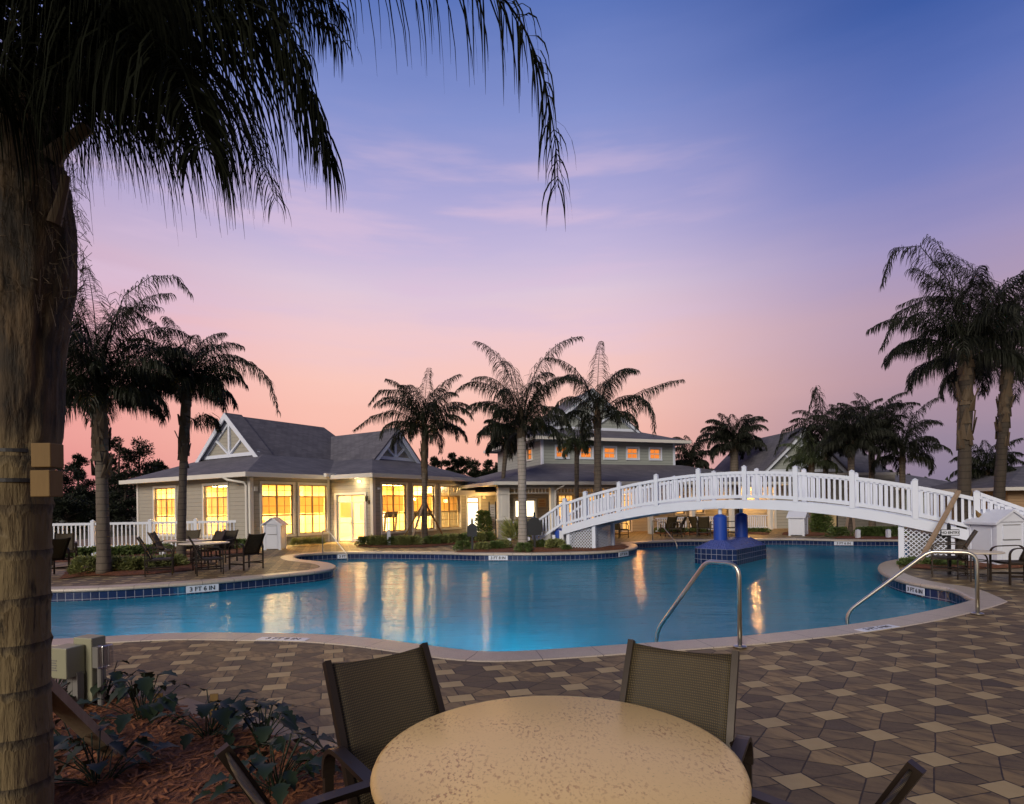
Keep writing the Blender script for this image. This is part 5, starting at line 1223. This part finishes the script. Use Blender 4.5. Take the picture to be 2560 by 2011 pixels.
def bigtrunk():
    t = NT('big_palm_trunk'); x, y, z = t.sep(t.co()); n = t.noise(5, 6, t.map(t.co(), (3, 3, .7)), .65); n2 = t.noise(2.2, 4); n3 = t.noise(40, 4, t.map(t.co(), (1, 1, .12)))
    zz_ = t.m_('ADD', z, t.m_('MULTIPLY', n2, .05)); fr_ = t.m_('FRACT', t.m_('DIVIDE', t.m_('SUBTRACT', zz_, .085), .22))
    rg = t.node('ShaderNodeMapRange', {0: t.m_('ADD', fr_, t.m_('MULTIPLY', t.m_('SUBTRACT', n3, .5), .35)), 1: .80, 2: .98}).outputs[0]
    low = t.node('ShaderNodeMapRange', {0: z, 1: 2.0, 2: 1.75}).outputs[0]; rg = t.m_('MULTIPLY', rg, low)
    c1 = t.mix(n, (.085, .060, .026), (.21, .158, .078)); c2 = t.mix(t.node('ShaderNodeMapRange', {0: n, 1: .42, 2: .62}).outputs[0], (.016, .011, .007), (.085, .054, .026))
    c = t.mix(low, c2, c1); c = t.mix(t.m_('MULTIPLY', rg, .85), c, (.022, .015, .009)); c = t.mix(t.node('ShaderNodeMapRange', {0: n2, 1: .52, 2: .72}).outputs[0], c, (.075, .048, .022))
    cr = t.noise(9, 6, t.map(t.co(), (3.2, 3.2, .35)), .75); crk = t.node('ShaderNodeMapRange', {0: cr, 1: .60, 2: .67}).outputs[0]; c = t.mix(t.m_('MULTIPLY', crk, .8), c, (.022, .014, .008))
    fl = t.noise(3.3, 5, None, .7); c = t.mix(t.node('ShaderNodeMapRange', {0: fl, 1: .60, 2: .74}).outputs[0], c, (.26, .21, .13))
    t.pbr(c, .85, t.bump(t.m_('SUBTRACT', t.m_('ADD', n, t.m_('MULTIPLY', n3, .7)), t.m_('ADD', rg, crk)), .9, .025)); return t.m
M['bigtrunk'] = bigtrunk()
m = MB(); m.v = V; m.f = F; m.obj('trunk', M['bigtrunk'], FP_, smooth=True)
bt = MB(); rel = lambda px, py, Y=YB: AT(px, py, Y) - Vector((fb.x, fb.y, 0))
for pts, w in [([(128, 400), (150, 372), (185, 345), (221, 318)], .030), ([(135, 560), (150, 510), (160, 470), (164, 440)], .020), ([(20, 420), (8, 330), (0, 260), (-14, 200)], .045), ([(14, 480), (4, 440), (-6, 405)], .03), ([(18, 600), (6, 540), (2, 520)], .025)]:
    P = [rel(x, y, YB - .10) for x, y in pts]; bt.tube(P, [w * 1.5, w * 1.15, w, w * .9][:len(P)], 8)
bt.obj('leaf_base', M['boot'], FP_)
fh = MB()                                               # loose fibres
for k in range(420):
    z = rng.uniform(2.5, 3.35); y = 1281 - (z - EYE) / YB * FPX; c, w = interp(y); a = rng.uniform(-2.4, .7); r = w * YB / FPX
    p = Vector((AT(c, y, YB).x - fb.x + r * math.cos(a), r * math.sin(a), z)); d = Vector((math.cos(a), math.sin(a), rng.uniform(-.6, .8)))
    P = [p, p + d * .04 + Vector((0, 0, rng.uniform(-.03, .05))), p + d * .07 + Vector((rng.uniform(-.04, .04), 0, rng.uniform(-.12, .06)))]; fh.tube(P, .0013, 3, False)
fh.obj('fibre', M['boot'], FP_)
spec = []
for Y, pts in [(2.75, [(128, 410, 2.66), (160, 290, 2.62), (215, 200, 2.58), (330, 115, 2.55), (480, 55, 2.55), (620, 60, 2.58), (725, 140, 2.6), (790, 270, 2.62), (824, 395, 2.62)]),
               (2.8, [(105, 330, 2.75), (170, 120, 2.8), (290, -60, 2.9), (520, -210, 3.0), (820, -250, 3.1), (1080, -150, 3.15), (1270, 10, 3.2), (1350, 170, 3.2), (1385, 330, 3.2), (1396, 470, 3.2)]),
               (2.8, [(120, 360, 2.7), (220, 210, 2.5), (330, 110, 2.35), (420, 120, 2.22), (480, 230, 2.12), (512, 375, 2.06)]),
               (2.8, [(110, 330, 2.8), (200, 100, 3.0), (330, -40, 3.2), (520, -90, 3.4), (700, -30, 3.6), (820, 60, 3.7)]),
               (2.8, [(90, 330, 2.8), (140, 60, 2.9), (230, -120, 3.0), (380, -220, 3.1), (560, -200, 3.2), (720, -110, 3.3), (860, 30, 3.35)]),
               (2.8, [(90, 330, 2.7), (110, 120, 2.5), (170, -60, 2.3), (260, -130, 2.1), (380, -90, 1.95)]),
               (2.8, [(70, 330, 2.8), (30, 140, 2.9), (-60, 10, 3.0), (-200, -40, 3.1), (-330, 60, 3.2)]),
               (2.8, [(60, 360, 2.7), (0, 220, 2.5), (-60, 140, 2.3), (-130, 180, 2.1)]),
               (2.8, [(85, 330, 2.8), (80, 80, 3.1), (120, -80, 3.4), (210, -150, 3.7), (330, -120, 4.0), (430, -20, 4.2)]),
               (2.8, [(85, 330, 2.75), (60, 60, 2.6), (40, -150, 2.4), (60, -260, 2.2)]),
               (2.8, [(110, 340, 2.85), (210, 170, 3.1), (340, 60, 3.4), (470, 20, 3.7), (600, 40, 3.9), (690, 120, 4.0)]),
               (2.8, [(100, 350, 2.75), (160, 180, 2.65), (260, 60, 2.6), (400, 0, 2.6), (560, -20, 2.65), (690, 40, 2.7), (760, 150, 2.75)]),
               (2.8, [(75, 340, 2.75), (70, 150, 2.7), (120, 20, 2.7), (230, -40, 2.75), (330, 10, 2.8), (400, 110, 2.85)])]:
    C = [AT(*p) - Vector((fb.x, fb.y, 0)) for p in pts]; P = []
    for i in range(len(C) - 1):
        p0, p1, p2, p3 = C[max(i - 1, 0)], C[i], C[i + 1], C[min(i + 2, len(C) - 1)]
        for q in range(4):
            t = q / 4; P.append(.5 * ((2 * p1) + (p2 - p0) * t + (2 * p0 - 5 * p1 + 4 * p2 - p3) * t * t + (3 * p1 - p0 - 3 * p2 + p3) * t ** 3))
    P.append(C[-1]); spec.append(P)
for k in range(7):
    a_ = -2.6 + k * .62; spec.append(arch_frond(AT(82, 330, YB) - Vector((fb.x, fb.y, 0)), a_ + .3, math.radians(62 + 12 * (k % 3)), 2.7, math.radians(105 + 12 * (k % 2))))
build_crown('crown', FP_, None, spec, .84, 120, rng, .0105, M['palm_leaf_silhouette'], .020, 4, .95)
for k, (x0, y0, x1, y1) in enumerate([(76, 1108, 126, 1168), (74, 1176, 124, 1242)]):
    a, b = AT(x0, y0, 2.56), AT(x1, y1, 2.56); o = Vector((fb.x, fb.y, 0)); a -= o; b -= o
    MB().box((a.x, a.y, b.z), (b.x, a.y + .08, a.z)).obj('brace_block', M['lumber_block'], FP_, bevel=.004)
for y in (1132, 1204):
    z = AT(50, y, YB).z; MB().lathe([(.137, z - .010), (.143, z - .008), (.143, z + .008), (.137, z + .010)], 36, (AT(50, y, YB).x - fb.x, 0)).obj('strap', M['black'], FP_)

# wooden braces -------------------------------------------------------------------------------------
def brace(label, p0, p1, w=.09, h=.04, mat='lumber'):
    p0, p1 = Vector(p0), Vector(p1); t = thing('wooden_brace', label, 'wooden brace', (p1.x, p1.y, 0), 0, 'lumber braces propping palms')
    o = Vector((p1.x, p1.y, 0)); MB().bar(p0 - o, p1 - o, w, h).obj('plank', M[mat], t); return t
a = AT(98, 1705, 2.80); b = G(296, 1900); brace('pale two by four brace running from big trunk into mulch', a, b, .085, .05)
Yp = 23.6
brace('dark brace left of the palm before pavilion windows', AT(1056, 1262, Yp), G(1000, 1362), .09, .06, 'lumber_block')
brace('pale middle brace of the palm before pavilion windows', AT(1057, 1266, Yp - .1), G(1024, 1366))
brace('thin right brace of the palm before pavilion windows', AT(1066, 1262, Yp), G(1112, 1346), .06, .05)
brace('long pale brace leaning from tall right palm toward pool corner', AT(2397, 1228, 13.7), G(2292, 1417), .095, .05)
brace('short shaded brace on right side of tall dark palm', AT(2422, 1226, 13.8), AT(2434, 1300, 13.2) + Vector((.35, -.2, -.9)), .09, .05, 'lumber_block')
brace('left brace of stout palm in the bed beyond bridge', AT(2124, 1268, 27.5), G(2112, 1346), .1, .06)
brace('right brace of stout palm in the bed beyond bridge', AT(2130, 1268, 27.5), G(2139, 1346), .1, .06)

# ================================================================== BEDS, SHRUBS, PLANTS
fg_poly = [G(x, y) for x, y in [(-420, 1700), (95, 1712), (180, 1728), (280, 1742), (405, 1765), (497, 1797), (620, 1832), (738, 1861), (800, 1888), (868, 1940), (940, 2011), (1040, 2200), (900, 2700), (-900, 2700)]]
fgb, fg_in, fg_z = bed('mulch_bed', fg_poly, .05, .14, 1, 'red bark mulch in the foreground bed round the big trunk')
mc = MB(); rng = random.Random(9)
for k in range(9000):
    p = Vector((rng.uniform(-3.4, -.1), rng.uniform(1.3, 4.9), 0))
    if not fg_in(p): continue
    z = fg_z(p) + .004; a = rng.uniform(0, 6.28); l = rng.uniform(.012, .05); w = rng.uniform(.003, .009); d = Vector((math.cos(a), math.sin(a), rng.uniform(-.35, .35))) * l; s_ = Vector((-math.sin(a), math.cos(a), rng.uniform(-.5, .5))) * w; q = p + UP * (z + rng.uniform(0, .012))
    mc.add([q - d - s_, q + d - s_ * .6, q + d + s_ * .6, q - d + s_], [(0, 1, 2, 3)])
o = mc.obj('bark_chips', M['chips'], norm=False); tag(o, 'loose red bark chips strewn over the foreground bed', 'mulch', None, 'stuff')
BP = {
 'left': [(150, 1450), (215, 1441), (300, 1441), (390, 1436), (470, 1428), (520, 1418), (500, 1409), (440, 1404), (330, 1407), (230, 1412), (170, 1425)],
 'fence': [(120, 1392), (300, 1388), (470, 1382), (610, 1374), (640, 1381), (560, 1388), (470, 1395), (330, 1401), (200, 1406), (110, 1408)],
 'windows': [(890, 1366), (960, 1371), (1060, 1369), (1160, 1361), (1250, 1349), (1262, 1342), (1180, 1344), (1150, 1345), (1040, 1352), (940, 1358)],
 'door': [(640, 1374), (720, 1372), (815, 1364), (818, 1360), (700, 1368)],
 'planter': [(1135, 1382), (1250, 1381.5), (1420, 1380.5), (1480, 1379.5), (1560, 1375), (1572, 1369), (1555, 1364), (1480, 1368), (1400, 1366), (1300, 1367), (1200, 1372)],
 'right': [(2250, 1404), (2262, 1420), (2330, 1425), (2430, 1425), (2545, 1421), (2600, 1412), (2600, 1392), (2480, 1388), (2330, 1392)],
 'porch': [(1640, 1336), (1735, 1338), (1790, 1336), (1780, 1330), (1700, 1329), (1635, 1330)],
 'gable': [(1860, 1336), (1920, 1338), (1925, 1330), (1890, 1327)],
 'bins': [(1955, 1338), (2030, 1341), (2080, 1338), (2075, 1328), (2010, 1328), (1960, 1332)],
 'far': [(2080, 1347), (2160, 1349.5), (2250, 1349.5), (2330, 1346), (2330, 1338), (2200, 1338), (2110, 1340)]}
BL = {'left': 'mulch round first palms of the left terrace', 'fence': 'mulch strip along the picket fence', 'windows': 'mulch bed under the pavilion windows', 'door': 'thin mulch strip left of pavilion door', 'planter': 'mulch in the planter below the ringed palm', 'right': 'mulch bed round tall right palm', 'porch': 'mulch before the porch railing', 'gable': 'mulch at warm lit house corner', 'bins': 'mulch beside the bin under the bridge', 'far': 'mulch bed beyond the bridge at right'}
for k, P in BP.items():
    if k != 'door': bed('mulch_bed', [G(x, y) for x, y in P], .05, .30, hash(k) % 50 if False else len(k), BL[k])
def leaf_mesh(name, n, r, h, ls, seed, mat, up=.5, asp=.32):
    rg = random.Random(seed); V = []; F = []
    for i in range(n):
        a = rg.uniform(0, 6.28); q = rg.random() ** .5; z = h * rg.random() ** .8; rr = r * q * math.sqrt(max(.05, 1 - (z / h) ** 2 * .75)) * (1 + .25 * math.sin(a * 3 + seed))
        c = Vector((rr * math.cos(a), rr * math.sin(a), z)); d = Vector((math.cos(a + rg.uniform(-1, 1)), math.sin(a + rg.uniform(-1, 1)), rg.uniform(-.2, 1.2) * up + .1)).normalized(); s_ = d.cross(Vector((rg.uniform(-1, 1), rg.uniform(-1, 1), rg.uniform(-.3, 1)))).normalized()
        l = ls * rg.uniform(.6, 1.2); w = l * asp; k = len(V); nn = d.cross(s_) * (w * .4)
        V += [c, c + d * l * .5 - s_ * w * .5 + nn, c + d * l, c + d * l * .5 + s_ * w * .5 + nn]; F += [(k, k + 1, k + 2), (k, k + 2, k + 3)]
    me = bpy.data.meshes.new(name); me.from_pydata([tuple(v) for v in V], [], F); me.materials.append(mat); return me
SM = {'yel': leaf_mesh('shrub_foliage', 900, .42, .42, .16, 1, M['yellow_leaf']), 'grn': leaf_mesh('shrub_foliage', 900, .40, .40, .11, 2, M['shrub_leaf'], .5, .45), 'low': leaf_mesh('shrub_foliage', 700, .50, .26, .13, 3, M['shrub_leaf'], .4, .4), 'tall': leaf_mesh('shrub_foliage', 1300, .36, 1.1, .13, 4, M['shrub_leaf'], .4, .45), 'grass': leaf_mesh('shrub_foliage', 420, .22, .30, .30, 5, M['yellow_leaf'], 1.6, .10)}
def shrub(kind, px, py, sc, label, group, rz=0.0):
    p = G(px, py); o = bpy.data.objects.new('shrub', SM[kind]); COL.objects.link(o); o.location = (p.x, p.y, .02); o.scale = (sc, sc, sc); o.rotation_euler = (0, 0, px * .37)
    tag(o, label, 'shrub', group)
for k, (px, py, s, l) in enumerate([(222, 1436, .95, 'rounded yellow green shrub left of the first terrace palm'), (300, 1432, .85, 'yellow green shrub just right of first terrace palm trunk'), (340, 1430, .8, 'yellow green shrub behind tan sling chair'), (385, 1425, .75, 'yellow green shrub below tan sling chair seat'), (430, 1420, .75, 'yellow green shrub at foot of the second terrace palm')]): shrub('yel', px, py, s, l, 'shrubs round the left terrace palms')
for k, px in enumerate([190, 222, 290, 325, 362, 392]): shrub('low', px, 1397 - k * 2.2, 1.15, 'low dark green shrub along foot of the picket fence', 'low shrubs along the picket fence')
for k, px in enumerate([530, 560, 600]): shrub('grn', px, 1376 - k, .9, 'shrub showing between the pickets before the pavilion wall', 'shrubs by the pavilion wall')
for k, px in enumerate([915, 940, 962, 986, 1010, 1034, 1080, 1104, 1128, 1150, 1172, 1196, 1218]): shrub('yel' if k % 3 else 'grn', px, 1365.5 - max(0, k - 5) * 1.9, .85, 'low shrub in the row under the pavilion windows', 'shrubs under the pavilion windows')
for k, px in enumerate([740, 768, 798]): shrub('grass', px, 1366 - k * 1.3, .7, 'small grassy tuft against wall left of pavilion door', 'tufts left of the pavilion door')
for k, (px, py, l) in enumerate([(1159, 1377, 'shrub left of the small black signboard'), (1207, 1378, 'shrub in planter between small signboard and bollard'), (1240, 1376, 'silvery shrub left of planter bollard'), (1258, 1374, 'shrub touching planter bollard'), (1310, 1381, 'shrub at foot of the ringed palm trunk'), (1332, 1372, 'shrub behind wide black signboard post'), (1362, 1372, 'pale shrub right of wide black signboard'), (1386, 1374, 'pale shrub before bridge stairs'), (1416, 1378, 'small shrub at foot of blue column by lattice')]): shrub('yel' if k % 2 else 'grn', px, py, [.75, .62, .7, .7, .7, .6, .7, .75, .45][k], l, 'shrubs in the planter')
shrub('grass', 1290, 1352, 1.9, 'spiky fan shrub behind planter bollard', 'shrubs in the planter')
shrub('tall', 1211, 1345, 1.15, 'tall dark bush in front of bright entry door', None)
for k, (px, py) in enumerate([(2275, 1415), (2300, 1412), (2340, 1418), (2370, 1417)]): shrub('low', px, py, .55, 'low shrub in bed round tall right palm', 'shrubs round the right palm')
for k, px in enumerate([1655, 1675, 1700, 1745]): shrub('low', px, 1333.5, .9, 'low shrub before the porch railing', 'shrubs before the porch')
for k, px in enumerate([1880, 1902]): shrub('low', px, 1333, .8, 'low shrub at warm lit house corner', 'shrubs at house corner')
for k, px in enumerate([2045, 2060]): shrub('tall', px, 1334, .95, 'dark upright bush left of tan rules sign', 'bushes by the rules sign')
for k, px in enumerate([2097, 2165, 2185, 2205, 2235]): shrub('grn', px, 1344, 1.0, 'shrub in the bed beyond the bridge', 'shrubs beyond the bridge')
# lobed leafy plants of the foreground bed
def lobed_plant(label, px, py, h, n, seed, spread=.2):
    rg = random.Random(seed); p = G(px, py); t = thing('leafy_plant', label, 'plant', (p.x, p.y, .03), 0, 'dark lobed plants in the foreground bed')
    V = []; F = []; st_ = MB()
    for k in range(n):
        a = rg.uniform(0, 6.28); el = rg.uniform(.3, 1.35); L = h * rg.uniform(.65, 1.1); d = Vector((math.cos(a) * math.cos(el), math.sin(a) * math.cos(el), math.sin(el)))
        b0 = Vector((rg.uniform(-.03, .03), rg.uniform(-.03, .03), 0)); P = [b0, b0 + d * L * .5 + UP * .02, b0 + d * L]
        st_.tube(P, .0035, 5, False)
        ld = (Vector((math.cos(a), math.sin(a), rg.uniform(-.6, .35)))).normalized(); sd = ld.cross(UP).normalized(); nn = sd.cross(ld); ll = rg.uniform(.07, .145) * (h / .3) ** .5; ww = ll * rg.uniform(.30, .46); ns = 10; c0 = P[-1]; k0 = len(V)
        for i in range(ns + 1):
            q = i / ns; w = ww * math.sin(PI * min(.98, q ** .75 * .97 + .02)) * (1 + .26 * math.sin(q * 20 + k)); c = c0 + ld * (ll * q) - UP * (ll * .35 * q * q)
            V += [c - sd * w + nn * w * .35, c, c + sd * w + nn * w * .35]
        for i in range(ns):
            for q in (0, 1): F.append((k0 + 3 * i + q, k0 + 3 * i + q + 1, k0 + 3 * i + 4 + q, k0 + 3 * i + 3 + q))
    m = MB(); m.v = V; m.f = F; m.obj('foliage', M['dark_leaf'], t, smooth=True, norm=False); st_.obj('stem', M['dark_leaf'], t)
lobed_plant('dark lobed plant against left side of the electrical box', 140, 1748, .30, 22, 1)
lobed_plant('dark lobed plant just right of the electrical box', 262, 1770, .30, 30, 2)
lobed_plant('lobed plant with pale leaf tip next to paver edge', 352, 1820, .34, 28, 3)
lobed_plant('dark lobed plant beside yellow marker stake', 525, 1860, .30, 32, 4)
lobed_plant('dark lobed plant between stake and left sling chair arm', 660, 1888, .30, 28, 5)
lobed_plant('large lobed plant right of left sling chair, lowest in bed', 690, 2010, .30, 38, 6)
lobed_plant('lobed plant with silver edged leaves crossing end of pale brace', 250, 1985, .28, 30, 7)
lobed_plant('small lobed plant below the pale brace by big trunk', 190, 1895, .24, 20, 8)
for px, py, hh, l in [(536, 1795, .13, 'short yellow marker stake at paver edge'), (398, 1790, .12, 'short weathered stake beside pale tipped plant')]:
    p = G(px, py); t = thing('marker_stake', l, 'stake', (p.x, p.y, 0), .3, 'stakes along the paver edge'); MB().cbox((0, 0, hh / 2 + .03), (.055, .018, hh + .04)).obj('stake', M['lumber_block'], t)

# ================================================================== BACKGROUND TREES
def clump_tree(label, px, Y, ytop, kind, seed, wpx, group):
    rg = random.Random(seed); b = AT(px, 1264, Y); top = AT(px, ytop, Y).z; t = thing('pine_tree' if kind == 'pine' else 'shade_tree', label, 'tree', (b.x, b.y, -.05), 0, group)
    R = wpx * Y / FPX / 2; tr = MB(); V = []; F = []
    tr.tube([(0, 0, 0), (rg.uniform(-.2, .2), 0, top * .5), (rg.uniform(-.3, .3), 0, top * .97)], [.14, .10, .03], 7)
    nb = 20 if kind == 'pine' else 34
    for k in range(nb):
        if kind == 'pine': z = top * (.38 + .62 * (k + .5) / nb); rr = R * rg.uniform(.25, 1.0) * (1.05 - .75 * max(0, (z / top - .55) / .45)); cr = R * rg.uniform(.22, .34)
        else: z = top * rg.uniform(.12, .95); rr = R * rg.random() ** .6 * math.sqrt(max(.08, 1 - (z / top - .45) ** 2 * 2.6)); cr = R * rg.uniform(.20, .36)
        a = rg.uniform(0, 6.28); c = Vector((rr * math.cos(a), rr * math.sin(a), z)); tr.tube([(0, 0, z - rr * .35), c * .6 + Vector((0, 0, z * .4 - rr * .1)), c], [.05, .03, .012], 5)
        for i in range(230 if kind == 'pine' else 260):
            d = Vector((rg.gauss(0, 1), rg.gauss(0, 1), rg.gauss(0, .62))).normalized(); p = c + d * cr * rg.random() ** .5; l = .16 * (Y / 45); s_ = d.cross(Vector((rg.uniform(-1, 1), rg.uniform(-1, 1), 1))).normalized() * l * .35; e = (d + UP * .4).normalized() * l
            k0 = len(V); V += [p - s_, p + s_, p + e]; F.append((k0, k0 + 1, k0 + 2))
    tr.obj('trunk', M['bark'], t); m = MB(); m.v = V; m.f = F; m.obj('crown', M['pine_leaf'], t, norm=False)
GT = 'pines and trees beyond the picket fence'
clump_tree('thin pine with bare trunk between big trunk and first palm', 197, 46, 1140, 'pine', 1, 80, GT)
clump_tree('tall pine right of first terrace palm', 292, 44, 1098, 'pine', 2, 90, GT)
clump_tree('broad pine nearest the pavilion eave', 350, 46, 1106, 'pine', 3, 120, GT)
clump_tree('dark leafy tree close beside big foreground trunk', 135, 42, 1160, 'tree', 4, 130, GT)
clump_tree('dense dark tree directly left of pavilion wall', 312, 40, 1170, 'tree', 5, 120, GT)
clump_tree('low dark tree behind first terrace palm', 235, 44, 1225, 'tree', 6, 110, GT)
clump_tree('small tree peeking over left end of pavilion roof', 396, 50, 1150, 'tree', 9, 70, GT)
clump_tree('very low bush like tree behind picket fence', 170, 38, 1235, 'tree', 8, 120, GT)
GC = 'dark trees behind the roofs in the middle'
for k, (px, yt, w, l) in enumerate([(1055, 1150, 60, 'dark tree rising left of braced palm over pavilion roof'), (1105, 1136, 70, 'dark tree right of braced palm over pavilion roof'), (1140, 1128, 60, 'highest dark tree above the pavilion roof'), (1185, 1146, 90, 'dark tree above roof valley between the buildings'), (1235, 1150, 80, 'dark tree behind the slender leaning palm'), (1300, 1160, 90, 'dark tree behind ringed palm trunk above porch roof')]): clump_tree(l, px, 60, yt, 'tree', 20 + k, w, GC)
clump_tree('tiny far tree between clubhouse roof and gable', 1790, 70, 1168, 'tree', 31, 40, None)
clump_tree('tiny far tree beside the gabled house roof end', 2222, 60, 1172, 'tree', 32, 26, None)
# dark far wood along the horizon
fw = MB(); rg = random.Random(5)
for k in range(14000):
    x = rg.uniform(-150, 150); hgt = 5.5 + 2.5 * noise.noise(Vector((x * .06, 2, 0))) + 1.5 * noise.noise(Vector((x * .3, 5, 0))); z = rg.uniform(0, hgt); y = 110 + rg.uniform(0, 12); a = rg.uniform(0, 6.28); l = rg.uniform(.5, 1.3); d = Vector((math.cos(a), .3, math.sin(a))) * l; s_ = Vector((-math.sin(a), .1, math.cos(a))) * l * .6
    fw.add([(x, y, z), Vector((x, y, z)) + d, Vector((x, y, z)) + d * .5 + s_], [(0, 1, 2)])
tag(fw.obj('far_woods', M['pine_leaf'], norm=False), 'dark far treeline on the horizon', 'woods', None, 'stuff')
